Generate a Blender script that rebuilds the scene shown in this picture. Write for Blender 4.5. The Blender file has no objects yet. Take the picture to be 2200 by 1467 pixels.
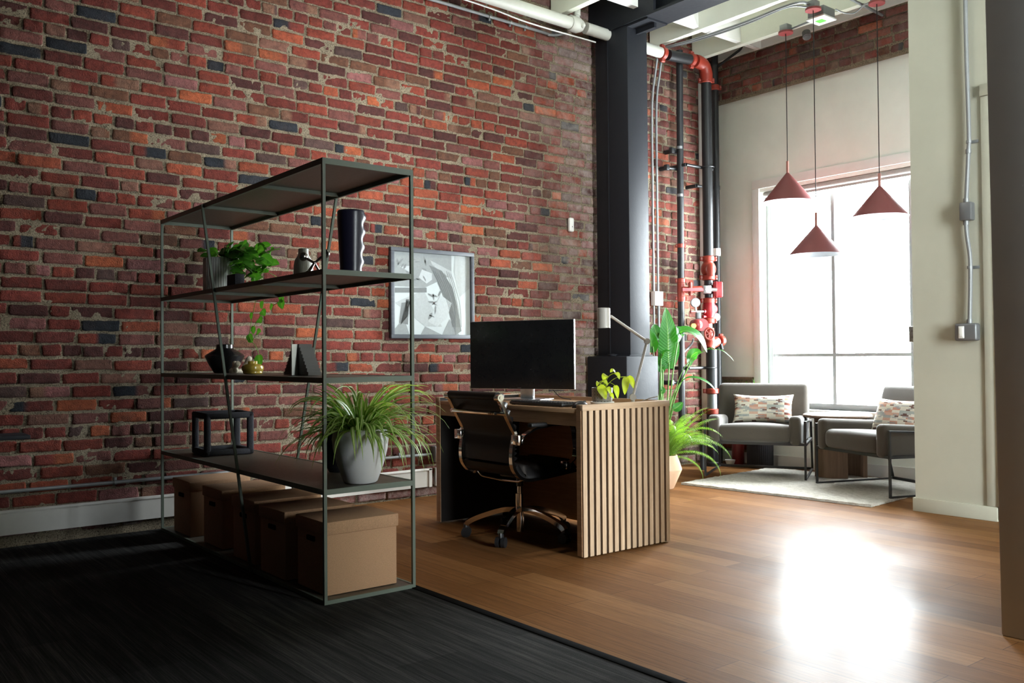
import bpy, bmesh, math, random
import numpy as np
from mathutils import Vector, Matrix
C = bpy.context.scene.collection
SC = bpy.context.scene
PI = math.pi
V = Vector

# ------------------------------------------------------------------ camera, world, light
F, YAW, PITCH, ROLL = 1928.34, math.radians(51.4436), math.radians(.93657), math.radians(-.46996)
FWD = V((math.cos(YAW)*math.cos(PITCH), math.sin(YAW)*math.cos(PITCH), math.sin(PITCH)))
_r = V((math.sin(YAW), -math.cos(YAW), 0)); _u = _r.cross(FWD)
RT = _r*math.cos(ROLL) + _u*math.sin(ROLL)
UP = _u*math.cos(ROLL) - _r*math.sin(ROLL)
EYE = V((0, 0, 1))
cam_d = bpy.data.cameras.new('camera'); cam = bpy.data.objects.new('camera', cam_d); C.objects.link(cam)
cam_d.sensor_width = 36; cam_d.lens = F/2200*36; cam_d.clip_start = .05; cam_d.clip_end = 100
cam.matrix_world = Matrix.Translation(EYE) @ Matrix((RT, UP, -FWD)).transposed().to_4x4()
SC.camera = cam

def ray(px, py): return (px-1100)*RT - (py-733.5)*UP + F*FWD
def ax(px, py, X): d = ray(px, py); return EYE + d*(X/d.x)
def ay(px, py, Y): d = ray(px, py); return EYE + d*(Y/d.y)
def az(px, py, Z): d = ray(px, py); return EYE + d*((Z-1)/d.z)

w = bpy.data.worlds.new('overcast'); SC.world = w; w.use_nodes = True
bg = w.node_tree.nodes['Background']; bg.inputs[0].default_value = (.93, .97, 1, 1); bg.inputs[1].default_value = 9.0
SC.view_settings.view_transform = 'Standard'; SC.view_settings.look = 'None'
SC.view_settings.exposure = 3.1; SC.view_settings.gamma = 1; SC.view_settings.use_curve_mapping = False
LAMP = 12.0                    # strength of the unseen fill lamp added for the brick wall
SC.cycles.use_denoising = True
SC.cycles.max_bounces = 8; SC.cycles.diffuse_bounces = 5; SC.cycles.glossy_bounces = 4
SC.cycles.transparent_max_bounces = 10; SC.cycles.transmission_bounces = 4
SC.cycles.caustics_reflective = False; SC.cycles.caustics_refractive = False
SC.cycles.sample_clamp_indirect = 6

def portal(name, loc, rot, sx, sy):
    l = bpy.data.lights.new(name, 'AREA'); l.shape = 'RECTANGLE'; l.size = sx; l.size_y = sy
    l.cycles.is_portal = True; l.energy = 1
    o = bpy.data.objects.new(name, l); C.objects.link(o); o.location = loc; o.rotation_euler = rot
# daylight enters through the alcove window and an added unseen one
W = 6.84                       # window wall plane
D = 5.439                      # brick wall plane
PX = 5.55                      # partition plane
WIN1 = (3.4, 4.95, .52, 2.47)  # y0 y1 z0 z1 of the window of the alcove
WIN2 = (2.12, 3.6, .15, 3.8); YS = -4.6  # x0 x1 z0 z1 of an unseen window added to light the desk end
portal('daylight', (W+.16, (WIN1[0]+WIN1[1])/2, (WIN1[2]+WIN1[3])/2), (0, PI/2, 0), WIN1[3]-WIN1[2], WIN1[1]-WIN1[0])
portal('daylight', ((WIN2[0]+WIN2[1])/2, YS-.12, (WIN2[2]+WIN2[3])/2), (PI/2, 0, 0), WIN2[1]-WIN2[0], WIN2[3]-WIN2[2])

# ------------------------------------------------------------------ mesh helpers
def tf(bm, vs, M):
    for v in vs: v.co = M @ v.co
def box(bm, c, s, bev=0, seg=2, rot=None):
    r = bmesh.ops.create_cube(bm, size=1)['verts']
    for v in r: v.co = V((v.co.x*s[0], v.co.y*s[1], v.co.z*s[2]))
    if bev:
        es = list({e for v in r for e in v.link_edges})
        g = bmesh.ops.bevel(bm, geom=es, offset=bev, segments=seg, profile=.5, affect='EDGES')
        r = list({v for f in g['faces'] for v in f.verts} | {v for v in r if v.is_valid})
    M = Matrix.Translation(V(c))
    if rot is not None: M = M @ (rot if isinstance(rot, Matrix) else Matrix.Rotation(rot, 4, 'Z'))
    tf(bm, r, M); return r
def b2(bm, a, b, bev=0, seg=2):
    return box(bm, [(a[i]+b[i])/2 for i in range(3)], [abs(b[i]-a[i]) for i in range(3)], bev, seg)
def frame_at(t):
    t = t.normalized(); a = V((0, 0, 1)) if abs(t.z) < .95 else V((1, 0, 0))
    x = a.cross(t).normalized(); return x, t.cross(x)
def sweep(bm, pts, prof, closed=False, cap=True, radii=None, up=None):
    """sweep a 2-d profile along points"""
    pts = [V(p) for p in pts]; n = len(pts); rings = []; x0 = None
    for i, p in enumerate(pts):
        if closed: t = (pts[(i+1) % n]-p).normalized() + (p-pts[i-1]).normalized()
        elif i == 0: t = pts[1]-p
        elif i == n-1: t = p-pts[i-1]
        else: t = (pts[i+1]-p).normalized() + (p-pts[i-1]).normalized()
        t.normalize()
        if up is not None: x = V(up).cross(t).normalized(); y = t.cross(x)
        elif x0 is None: x, y = frame_at(t)
        else: x = (x0 - t*x0.dot(t)).normalized(); y = t.cross(x)
        x0 = x; k = 1 if radii is None else radii[i]
        m = 1.0
        if 0 < i < n-1 and not closed:
            c = (pts[i+1]-p).normalized().dot((p-pts[i-1]).normalized()); m = 1/max(.5, math.sqrt(max(.1, (1+c)/2)))
        rings.append([bm.verts.new(p + x*(a*k*(m if len(prof) == 4 else 1)) + y*(b*k)) for a, b in prof])
    m = len(prof)
    for i in range(n if closed else n-1):
        A, B = rings[i], rings[(i+1) % n]
        for j in range(m): bm.faces.new((A[j], A[(j+1) % m], B[(j+1) % m], B[j]))
    if cap and not closed:
        bm.faces.new(rings[0][::-1]); bm.faces.new(rings[-1])
    return rings
def circ(r, n=10): return [(r*math.cos(2*PI*i/n), r*math.sin(2*PI*i/n)) for i in range(n)]
def rect(a, b): return [(-a/2, -b/2), (a/2, -b/2), (a/2, b/2), (-a/2, b/2)]
def tube(bm, pts, r, n=10, radii=None, cap=True): return sweep(bm, pts, circ(1 if radii else r, n), radii=radii, cap=cap)
def bar(bm, p, q, a, b, up=None): return sweep(bm, [p, q], rect(a, b), up=up)
def lathe(bm, prof, c=(0, 0, 0), n=32, M=None, cap=True, wob=None):
    c = V(c); rings = []
    for r, z in prof:
        ring = []
        for i in range(n):
            a = 2*PI*i/n; rr = r*(wob(a, z) if wob else 1)
            p = V((rr*math.cos(a), rr*math.sin(a), z))
            ring.append(bm.verts.new(c + (M @ p if M else p)))
        rings.append(ring)
    for A, B in zip(rings, rings[1:]):
        for j in range(n): bm.faces.new((A[j], A[(j+1) % n], B[(j+1) % n], B[j]))
    if cap:
        if prof[0][0] > 1e-5: bm.faces.new(rings[0][::-1])
        if prof[-1][0] > 1e-5: bm.faces.new(rings[-1])
    return rings
def cyl(bm, p, q, r, n=20): return tube(bm, [p, q], r, n)
def ball(bm, c, r, sz=1, n=16):
    res = bmesh.ops.create_uvsphere(bm, u_segments=n, v_segments=n//2+2, radius=r)['verts']
    for v in res: v.co.z *= sz
    tf(bm, res, Matrix.Translation(V(c))); return res
def bez(p, n=10):
    """smooth polyline through points (catmull-rom)"""
    p = [V(q) for q in p]; out = []
    P = [p[0]*2-p[1]] + p + [p[-1]*2-p[-2]]
    for i in range(1, len(P)-2):
        for k in range(n):
            t = k/n; a, b, c, d = P[i-1], P[i], P[i+1], P[i+2]
            out.append(.5*((2*b)+(c-a)*t+(2*a-5*b+4*c-d)*t*t+(3*b-a-3*c+d)*t**3))
    out.append(p[-1]); return out
def rounded(path, r, n=5):
    """polyline with rounded corners"""
    p = [V(q) for q in path]; out = [p[0]]
    for i in range(1, len(p)-1):
        a, b, c = p[i-1], p[i], p[i+1]
        u = (a-b); v = (c-b); d = min(r, u.length*.45, v.length*.45)
        s, e = b+u.normalized()*d, b+v.normalized()*d
        for k in range(n+1):
            t = k/n; out.append(s*(1-t)**2 + b*2*t*(1-t) + e*t*t)
    out.append(p[-1]); return out
def leaf(bm, mid, wfun, nrm, fold=.15, wave=0, cols=4, seed=0):
    """a leaf blade along the points mid; wfun(t) half width; uv u across v along"""
    uv = bm.loops.layers.uv.verify(); n = len(mid); rows = []; rnd = random.Random(seed)
    ph = rnd.random()*6
    for i, p in enumerate(mid):
        t = i/(n-1); tan = (mid[min(i+1, n-1)]-mid[max(i-1, 0)]).normalized()
        side = tan.cross(V(nrm)).normalized() if tan.cross(V(nrm)).length > 1e-4 else tan.cross(V((.3, .8, .1))).normalized()
        up = side.cross(tan); hw = max(wfun(t), .0004); row = []
        for j in range(cols+1):
            s = -1+2*j/cols
            row.append((bm.verts.new(p + side*s*hw + up*(abs(s)*hw*fold + (wave*hw*math.sin(t*14+ph+s) * abs(s) if wave else 0))), j/cols, t))
        rows.append(row)
    for A, B in zip(rows, rows[1:]):
        for j in range(cols):
            q = (A[j], A[j+1], B[j+1], B[j]); f = bm.faces.new([k[0] for k in q]); f.smooth = True
            for l, k in zip(f.loops, q): l[uv].uv = (k[1], k[2])
def finish(name, bm, m, parent=None, smooth=35, origin=None):
    bmesh.ops.recalc_face_normals(bm, faces=bm.faces) if not name.startswith(('leaf', 'foliage', 'frond', 'vine')) else None
    me = bpy.data.meshes.new(name); bm.to_mesh(me); bm.free()
    if origin is not None: me.transform(Matrix.Translation(-V(origin)))
    for mm in (m if isinstance(m, (list, tuple)) else [m]): me.materials.append(mm)
    if smooth:
        for p in me.polygons: p.use_smooth = True
        me.set_sharp_from_angle(angle=math.radians(smooth))
    o = bpy.data.objects.new(name, me); C.objects.link(o)
    if parent is not None: o.parent = parent
    elif origin is not None: o.location = origin
    return o
def tag(o, label=None, cat=None, group=None, kind=None):
    for k, v in (('label', label), ('category', cat), ('group', group), ('kind', kind)):
        if v: o[k] = v
    return o
def thing(name, label, cat, loc=(0, 0, 0), rz=0, group=None):
    o = bpy.data.objects.new(name, None); o.empty_display_size = .05; C.objects.link(o)
    o.location = loc; o.rotation_euler = (0, 0, rz); return tag(o, label, cat, group)
class T:
    """a thing whose parts are given in world coordinates (rz = 0) or local ones"""
    def __init__(s, name, label, cat, loc=(0, 0, 0), rz=0, group=None, local=False):
        s.e = thing(name, label, cat, loc, rz, group); s.loc = V(loc); s.local = local
    def part(s, name, bm, m, smooth=35, under=None, label=None):
        o = finish(name, bm, m, None, smooth, None if s.local else s.loc)
        o.location = (0, 0, 0); o.parent = under or s.e
        if label: o['label'] = label
        return o
def single(name, bm, m, label, cat, loc, group=None, smooth=35):
    o = finish(name, bm, m, None, smooth, loc); return tag(o, label, cat, group)
def struct(name, bm, m, parent=None, smooth=35, label=None):
    o = finish(name, bm, m, parent, smooth)
    if parent is None: o['kind'] = 'structure'
    if label: o['label'] = label
    return o
def copy_tree(root, loc, rz, label):
    def cp(o, p):
        c = o.copy(); C.objects.link(c)
        if p: c.parent = p
        for ch in o.children: cp(ch, c)
        return c
    r = cp(root, None); r.location = loc; r.rotation_euler = (0, 0, rz); r['label'] = label; return r
B = bmesh.new

# ------------------------------------------------------------------ materials
class N:
    def __init__(s, name):
        s.m = bpy.data.materials.new(name); s.m.use_nodes = True; s.t = s.m.node_tree
        s.p = s.t.nodes['Principled BSDF']; s.out = s.t.nodes['Material Output']
    def n(s, kind, **kw):
        x = s.t.nodes.new('ShaderNode'+kind)
        for k, v in kw.items(): setattr(x, k, v)
        return x
    def l(s, a, b): s.t.links.new(a, b)
    def set(s, **kw):
        nm = dict(base='Base Color', rough='Roughness', metal='Metallic', spec='Specular IOR Level', coat='Coat Weight', coatr='Coat Roughness', emit='Emission Color', es='Emission Strength', sheen='Sheen Weight', ior='IOR', trans='Transmission Weight')
        for k, v in kw.items():
            i = s.p.inputs[nm[k]]
            if isinstance(v, (int, float)): i.default_value = v
            elif isinstance(v, tuple): i.default_value = (*v, 1) if len(v) == 3 else v
            else: s.l(v, i)
    def coord(s, kind='Object', scale=(1, 1, 1), rot=(0, 0, 0)):
        c = s.n('TexCoord'); mp = s.n('Mapping'); mp.inputs['Scale'].default_value = scale; mp.inputs['Rotation'].default_value = rot
        s.l(c.outputs[kind], mp.inputs[0]); return mp.outputs[0]
    def noise(s, vec, scale, detail=4, rough=.6, out='Fac'):
        x = s.n('TexNoise'); x.inputs['Scale'].default_value = scale; x.inputs['Detail'].default_value = detail; x.inputs['Roughness'].default_value = rough
        if vec is not None: s.l(vec, x.inputs['Vector'])
        return x.outputs[out]
    def ramp(s, fac, stops, interp='LINEAR'):
        x = s.n('ValToRGB'); x.color_ramp.interpolation = interp; e = x.color_ramp.elements
        while len(e) < len(stops): e.new(.5)
        for k, (p, c) in zip(e, stops):
            k.position = p; k.color = (*c, 1) if isinstance(c, tuple) else (c, c, c, 1)
        s.l(fac, x.inputs[0]); return x.outputs[0]
    def mix(s, fac, a, b, mode='MIX'):
        x = s.n('Mix', data_type='RGBA', blend_type=mode)
        for i, v in ((0, fac), (6, a), (7, b)):
            if isinstance(v, (int, float)): x.inputs[i].default_value = v
            elif isinstance(v, tuple): x.inputs[i].default_value = (*v, 1)
            else: s.l(v, x.inputs[i])
        return x.outputs[2]
    def math(s, op, a, b=0.0, c=None, clamp=False):
        x = s.n('Math', operation=op, use_clamp=clamp)
        for i, v in enumerate((a, b) if c is None else (a, b, c)):
            if isinstance(v, (int, float)): x.inputs[i].default_value = v
            else: s.l(v, x.inputs[i])
        return x.outputs[0]
    def attr(s, name): x = s.n('Attribute'); x.attribute_name = name; return x
    def bump(s, h, strength=.5, dist=.01):
        x = s.n('Bump'); x.inputs['Strength'].default_value = strength; x.inputs['Distance'].default_value = dist
        s.l(h, x.inputs['Height']); s.l(x.outputs[0], s.p.inputs['Normal']); return x
def plain(name, base, rough=.5, metal=0, spec=.5, var=.06, vs=25, bump=0, bs=120, bd=.002, coat=0):
    """a painted, plastic or metal surface with slight procedural unevenness"""
    k = N(name); co = k.coord(); nz = k.noise(co, vs, 3)
    k.set(base=k.mix(nz, tuple(c*(1-var) for c in base), tuple(min(1, c*(1+var)) for c in base)), metal=metal, spec=spec, coat=coat)
    k.set(rough=k.math('MULTIPLY_ADD', nz, rough*.3, rough*.85))
    if bump: k.bump(k.noise(co, bs, 3), bump, bd)
    return k.m
def wood(name, c1, c2, axis='X', rough=.45, scale=1, bump=.15):
    k = N(name); st = dict(X=(1.2, 28, 28), Y=(28, 1.2, 28), Z=(28, 28, 1.2))[axis]
    co = k.coord('Object', tuple(v*scale for v in st)); a = k.noise(co, 2.2, 5, .65); b = k.noise(k.coord('Object', tuple(v*scale*3 for v in st)), 3, 3)
    f = k.math('MULTIPLY_ADD', b, .35, k.math('MULTIPLY', a, .75))
    k.set(base=k.ramp(f, [(.3, c1), (.7, c2)]), rough=rough); k.bump(f, bump, .002); return k.m
def leafmat(name, ramp_u, rough=.4, trans=.35, tcol=None, veins=0):
    k = N(name); uvn = k.n('UVMap'); sep = k.n('SeparateXYZ'); k.l(uvn.outputs[0], sep.inputs[0])
    nz = k.noise(k.coord(), 30, 2)
    base = k.ramp(sep.outputs[0], ramp_u); base = k.mix(.35, base, k.mix(nz, (.35, .35, .35), (1, 1, 1)), 'MULTIPLY')
    if veins:
        a = k.math('ABSOLUTE', k.math('SUBTRACT', sep.outputs[0], .5)); v = k.math('SINE', k.math('MULTIPLY', k.math('SUBTRACT', sep.outputs[1], k.math('MULTIPLY', a, .25)), veins))
        k.bump(v, .25, .004)
    k.set(base=base, rough=rough)
    tr = k.n('BsdfTranslucent'); k.l(k.mix(1, base, tcol or (1, 1, .5), 'MULTIPLY'), tr.inputs[0]); mx = k.n('MixShader'); mx.inputs[0].default_value = trans
    k.l(k.p.outputs[0], mx.inputs[1]); k.l(tr.outputs[0], mx.inputs[2]); k.l(mx.outputs[0], k.out.inputs[0]); return k.m
def glassmat(name, tint=(.95, .97, .97)):
    k = N(name); tr = k.n('BsdfTransparent'); tr.inputs[0].default_value = (*tint, 1); gl = k.n('BsdfGlossy'); gl.inputs['Roughness'].default_value = .02
    fr = k.n('Fresnel'); ge = k.n('NewGeometry'); k.l(k.math('MULTIPLY_ADD', ge.outputs['Backfacing'], -.7603, 1.45), fr.inputs[0]); mx = k.n('MixShader'); k.l(fr.outputs[0], mx.inputs[0]); k.l(tr.outputs[0], mx.inputs[1]); k.l(gl.outputs[0], mx.inputs[2]); k.l(mx.outputs[0], k.out.inputs[0]); return k.m

M = {}
# brick: colour per brick and distance to its edge come as mesh attributes
def brickmat():
    k = N('old_brick'); co = k.coord(); col = k.attr('col').outputs['Color']; edge = k.attr('edge').outputs['Fac']; wash = k.attr('wash').outputs['Fac']
    n1 = k.noise(co, 38, 5, .7); n2 = k.noise(co, 9, 4); n3 = k.noise(co, 150, 3, .7)
    c = k.mix(.85, col, k.ramp(n1, [(.25, .35), (.5, .95), (.75, 1.45)]), 'MULTIPLY')
    c = k.mix(k.ramp(n2, [(.52, 0.0), (.75, .35)]), c, (.06, .035, .03))
    c = k.mix(k.ramp(n3, [(.27, .8), (.36, 0.0)]), c, (.02, .013, .012))
    c = k.mix(k.ramp(k.noise(co, 14, 4, .7), [(.74, 0.0), (.82, .45)]), c, (.46, .36, .29))
    lime = k.math('MULTIPLY', k.ramp(k.noise(co, 6, 5, .75), [(.35, 0.0), (.7, 1.0)]), wash)
    c = k.mix(lime, c, (.5, .44, .4))
    sm = k.math('SUBTRACT', k.math('MULTIPLY_ADD', k.noise(co, 42, 4, .8), .026, -.0108), edge)
    mort = k.ramp(k.math('MULTIPLY', sm, 160), [(.0, 0.0), (.6, 1.0)])
    c = k.mix(mort, c, k.ramp(n3, [(.34, (.055, .042, .03)), (.48, (.3, .245, .17)), (.72, (.48, .4, .29))]))
    k.set(base=c, rough=.85, spec=.25)
    h = k.math('ADD', k.math('MULTIPLY', n1, .6), k.math('MULTIPLY', n3, .8)); k.bump(h, 1.0, .01); return k.m
def mortarmat():
    k = N('lime_mortar'); co = k.coord(); n1 = k.noise(co, 130, 4, .75); n2 = k.noise(co, 12, 3)
    c = k.ramp(n1, [(.36, (.045, .035, .026)), (.47, (.3, .245, .17)), (.7, (.5, .42, .3))])
    c = k.mix(.5, c, k.ramp(n2, [(.3, .6), (.7, 1.1)]), 'MULTIPLY')
    k.set(base=c, rough=.95, spec=.15); k.bump(n1, 1, .015); return k.m
M['brick'] = brickmat(); M['mortar'] = mortarmat()
def plaster(name, c, bump=.15):
    k = N(name); co = k.coord(); a = k.noise(co, 3, 4); b = k.noise(co, 160, 3)
    k.set(base=k.mix(.4, c, k.ramp(a, [(.3, .86), (.7, 1.06)]), 'MULTIPLY'), rough=.8, spec=.3); k.bump(b, bump, .003); return k.m
M['cream'] = plaster('cream_wall_paint', (.44, .435, .355)); M['plaster'] = plaster('pale_wall_plaster', (.82, .85, .79)); M['grey'] = plaster('grey_pier_paint', (.62, .645, .64), .06)
M['ceil'] = plaster('ceiling_paint', (.76, .78, .68), .4); M['white'] = plaster('white_trim_paint', (.78, .78, .76), .05)
M['dimwall'] = plaster('low_bounce_paint', (.075, .07, .065))  # near-black for unseen walls and ceiling, to cut bounced light
def floormat():
    k = N('oak_floor'); co = k.coord('Object', (1, 1, 1), (0, 0, PI/2)); br = k.n('TexBrick'); k.l(co, br.inputs[0])
    br.offset = .37; br.offset_frequency = 2; br.squash = 1
    for n, v in (('Scale', 1), ('Mortar Size', .0012), ('Mortar Smooth', .1), ('Bias', 0), ('Brick Width', 1.35), ('Row Height', .127)): br.inputs[n].default_value = v
    br.inputs['Color1'].default_value = (0, 0, 0, 1); br.inputs['Color2'].default_value = (1, 1, 1, 1); br.inputs['Mortar'].default_value = (.5, .5, .5, 1)
    g = k.noise(k.coord('Object', (42, 1.6, 1)), 1.6, 6, .65); g2 = k.noise(k.coord('Object', (150, 5, 1)), 2, 3)
    base = k.ramp(br.outputs['Color'], [(0, (.135, .057, .019)), (.35, (.17, .075, .026)), (.7, (.195, .089, .032)), (1, (.225, .108, .041))])
    base = k.mix(.75, base, k.ramp(g, [(.25, .5), (.5, .95), (.8, 1.25)]), 'MULTIPLY'); base = k.mix(.35, base, k.ramp(g2, [(.3, .55), (.6, 1.1)]), 'MULTIPLY')
    base = k.mix(k.math('MULTIPLY', br.outputs['Fac'], .8), base, (.03, .015, .008))
    k.set(base=base, spec=.03, coat=.065, coatr=.2)
    wear = k.noise(k.coord(), 1.3, 4); sc = k.noise(k.coord('Object', (6, 1.5, 1)), 14, 5, .7)
    k.set(rough=k.math('ADD', k.ramp(wear, [(.35, .46), (.7, .62)]), k.math('MULTIPLY', sc, .08)))
    h = k.math('ADD', k.math('MULTIPLY', g, .5), k.math('MULTIPLY', br.outputs['Fac'], -1.0)); k.bump(h, .3, .004); return k.m
M['floor'] = floormat()
def carpetmat():
    k = N('striped_carpet_tiles'); s = k.noise(k.coord('Object', (1, .012, 1)), 240, 3, .75); s2 = k.noise(k.coord('Object', (1, .05, 1)), 38, 2)
    f = k.noise(k.coord(), 700, 2)
    ck = k.n('TexBrick'); k.l(k.coord('Object', (1, 1, 1), (0, 0, PI/2)), ck.inputs[0])
    for n, v in (('Scale', 1), ('Mortar Size', 0), ('Brick Width', 1.0), ('Row Height', .25)): ck.inputs[n].default_value = v
    ck.inputs['Color1'].default_value = (.6, .6, .6, 1); ck.inputs['Color2'].default_value = (1.3, 1.3, 1.3, 1)
    c = k.ramp(k.math('ADD', k.math('MULTIPLY', s, .65), k.math('MULTIPLY', s2, .35)), [(.38, (.012, .0115, .0115)), (.5, (.024, .0235, .023)), (.64, (.055, .052, .05))])
    c = k.mix(1, c, ck.outputs['Color'], 'MULTIPLY'); c = k.mix(.8, c, k.ramp(f, [(.3, .4), (.7, 1.5)]), 'MULTIPLY')
    k.set(base=c, rough=1, spec=.1); k.bump(k.math('ADD', f, s), .6, .004); return k.m
M['carpet'] = carpetmat()
M['steel'] = plain('black_painted_steel', (.013, .0145, .019), .6, 0, .25, .1, 30, .25, 60)
M['sage'] = plain('sage_green_powder_coat', (.115, .14, .11), .5, 0, .4, .05)
M['shelfpan'] = plain('bronze_grey_shelf_panel', (.075, .063, .047), .45, .1, .5, .1, 60, .1, 200)
def kraft():
    k = N('kraft_card'); co = k.coord(); f = k.noise(co, 420, 3, .8); g = k.noise(co, 3, 3)
    c = k.mix(.9, (.44, .26, .15), k.ramp(f, [(.3, .6), (.5, 1.0), (.75, 1.5)]), 'MULTIPLY'); c = k.mix(.3, c, k.ramp(g, [(.3, .8), (.7, 1.1)]), 'MULTIPLY')
    k.set(base=c, rough=.9, spec=.2); return k.m
M['kraft'] = kraft(); M['dark'] = plain('matt_black', (.006, .006, .006), .95, 0, .02)
M['oakZ'] = wood('oak_slats', (.36, .235, .14), (.6, .43, .285), 'Z', .5); M['oakY'] = wood('oak_long_grain', (.29, .165, .085), (.46, .29, .165), 'Y', .42); M['oakX'] = wood('oak_cross_grain', (.34, .22, .125), (.53, .37, .24), 'X', .5)
M['oakdark'] = wood('dark_slat_backing', (.005, .0028, .0018), (.009, .005, .003), 'Z', .8); M['walnut'] = wood('walnut', (.09, .055, .035), (.18, .11, .07), 'Z', .7)
M['chrome'] = plain('polished_chrome', (.75, .72, .68), .1, 1, .5, .02); M['alu'] = plain('brushed_aluminium', (.62, .63, .65), .3, 1)
M['galv'] = plain('galvanised_steel', (.24, .25, .255), .5, .5, .5, .12, 40); M['boxgrey'] = plain('grey_cast_box', (.16, .165, .17), .45, .4)
M['leather'] = plain('black_leather', (.006, .0055, .0055), .45, 0, .25, .1, 60, .2, 300); M['blackp'] = plain('black_plastic', (.012, .012, .013), .4)
M['screen'] = plain('dark_screen', (.006, .006, .007), .28, 0, .4, .01); M['keys'] = plain('black_keycap', (.02, .02, .021), .45)
M['lampw'] = plain('warm_white_lamp_paint', (.4, .375, .335), .45); M['whitepl'] = plain('white_plastic', (.75, .75, .72), .4)
M['pipe'] = plain('black_iron_pipe', (.022, .023, .025), .4, .3, .5, .15, 50, .1); M['pipew'] = plain('white_painted_pipe', (.5, .5, .45), .5)
M['red'] = plain('red_orange_pipe_paint', (.27, .033, .018), .42, 0, .5, .12, 40, .1); M['red2'] = plain('bright_red_enamel', (.28, .01, .015), .35); M['dred'] = plain('dark_red_enamel', (.16, .012, .012), .35); M['yellow'] = plain('amber_lens', (.8, .5, .05), .3)
M['pend'] = plain('dusty_red_shade', (.21, .06, .06), .55, 0, .4, .03); M['pendin'] = plain('white_shade_lining', (.34, .36, .39), .5); M['canopy'] = plain('brick_red_canopy', (.24, .035, .035), .45); M['cord'] = plain('black_cord', (.012, .012, .012), .6)
M['pendstem'] = plain('terracotta_stem', (.4, .17, .14), .5)
def fabric(name, c, sc=500):
    k = N(name); co = k.coord(); f = k.noise(co, sc, 2, .7); g = k.noise(co, 5, 3)
    b = k.mix(.6, c, k.ramp(f, [(.3, .6), (.7, 1.4)]), 'MULTIPLY'); b = k.mix(.3, b, k.ramp(g, [(.3, .8), (.7, 1.15)]), 'MULTIPLY')
    k.set(base=b, rough=.95, spec=.15, sheen=.35); k.bump(f, .3, .002); return k.m
M['uphol'] = fabric('taupe_velvet', (.055, .046, .036)); M['frame'] = plain('black_frame_metal', (.02, .02, .021), .45, .3)
def rugm():
    k = N('ivory_wool_loops'); co = k.coord('Object', (1, .25, 1), (0, 0, .08)); s = k.noise(co, 90, 3, .7); f = k.noise(k.coord(), 260, 3)
    c = k.ramp(k.math('ADD', k.math('MULTIPLY', s, .6), k.math('MULTIPLY', f, .4)), [(.33, (.3, .27, .22)), (.5, (.62, .58, .51)), (.7, (.76, .73, .67))])
    k.set(base=c, rough=1, spec=.1); k.bump(k.math('ADD', s, f), 1, .012); return k.m
M['rug'] = rugm()
def cushm():
    k = N('woven_block_pattern'); uvn = k.n('UVMap'); mp = k.n('Mapping'); mp.inputs['Scale'].default_value = (1, 1, 1); k.l(uvn.outputs[0], mp.inputs[0])
    br = k.n('TexBrick'); k.l(mp.outputs[0], br.inputs[0]); br.offset = 0
    for n, v in (('Scale', 1), ('Mortar Size', .0), ('Brick Width', .145), ('Row Height', .045)): br.inputs[n].default_value = v
    br.inputs['Color1'].default_value = (0, 0, 0, 1); br.inputs['Color2'].default_value = (1, 1, 1, 1)
    c = k.ramp(br.outputs['Color'], [(0, (.62, .58, .48)), (.22, (.66, .62, .54)), (.36, (.5, .27, .2)), (.5, (.55, .35, .27)), (.62, (.36, .38, .36)), (.74, (.5, .5, .46)), (.86, (.62, .58, .5)), (.95, (.22, .09, .07))], 'CONSTANT')
    b3 = k.n('TexBrick'); k.l(mp.outputs[0], b3.inputs[0]); b3.offset = .5
    for n, v in (('Scale', 1), ('Mortar Size', .0), ('Brick Width', .0725), ('Row Height', .0225)): b3.inputs[n].default_value = v
    b3.inputs['Color1'].default_value = (0, 0, 0, 1); b3.inputs['Color2'].default_value = (1, 1, 1, 1)
    c = k.mix(k.ramp(b3.outputs['Color'], [(0, 0.0), (.7, 0.0), (.72, .75), (.9, .75), (.92, 0.0)], 'CONSTANT'), c, (.3, .31, .32))
    c = k.mix(k.ramp(b3.outputs['Color'], [(0, .9), (.1, 0.0)], 'CONSTANT'), c, (.12, .05, .04))
    f = k.noise(k.coord(), 300, 2); c = k.mix(.5, c, k.ramp(f, [(.3, .7), (.7, 1.2)]), 'MULTIPLY'); k.set(base=c, rough=.95, spec=.1); k.bump(f, .5, .003); return k.m
M['cushion'] = cushm()
M['peach'] = plain('peach_glazed_ceramic', (.72, .5, .34), .5, 0, .5, .05); M['potgrey'] = plain('pale_grey_pot', (.6, .6, .6), .6, 0, .4, .05, 12, .1); M['ribw'] = plain('ribbed_white_ceramic', (.62, .62, .59), .5)
M['soil'] = plain('potting_soil', (.03, .02, .013), .95, 0, .2, .4, 60, .8, 90, .01)
M['navy'] = plain('midnight_blue_glaze', (.01, .009, .022), .3, 0, .4); M['blackg'] = plain('black_glaze', (.008, .008, .009), .22); M['yellowg'] = plain('ochre_glaze', (.46, .32, .05), .2, 0, .6, .15, 80); M['bone'] = plain('bone_white_clay', (.62, .55, .44), .7)
M['charcoal'] = plain('charcoal_cast', (.028, .028, .034), .85, 0, .3, .3, 120, .6, 200, .004); M['brass'] = plain('antique_nickel', (.3, .27, .25), .2, 1); M['slate'] = plain('dark_slate_sheet', (.045, .04, .032), .5); M['slateh'] = plain('pale_slate_edge', (.7, .7, .62), .5)
M['artframe'] = wood('blue_grey_frame', (.045, .053, .068), (.085, .095, .115), 'X', .5); M['glass'] = glassmat('clear_pane'); M['winframe'] = plain('window_frame_paint', (.3, .31, .31), .4); M['blind'] = fabric('grey_roller_fabric', (.4, .4, .38), 300)
g1, g2 = (.035, .13, .015), (.06, .2, .02)
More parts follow.
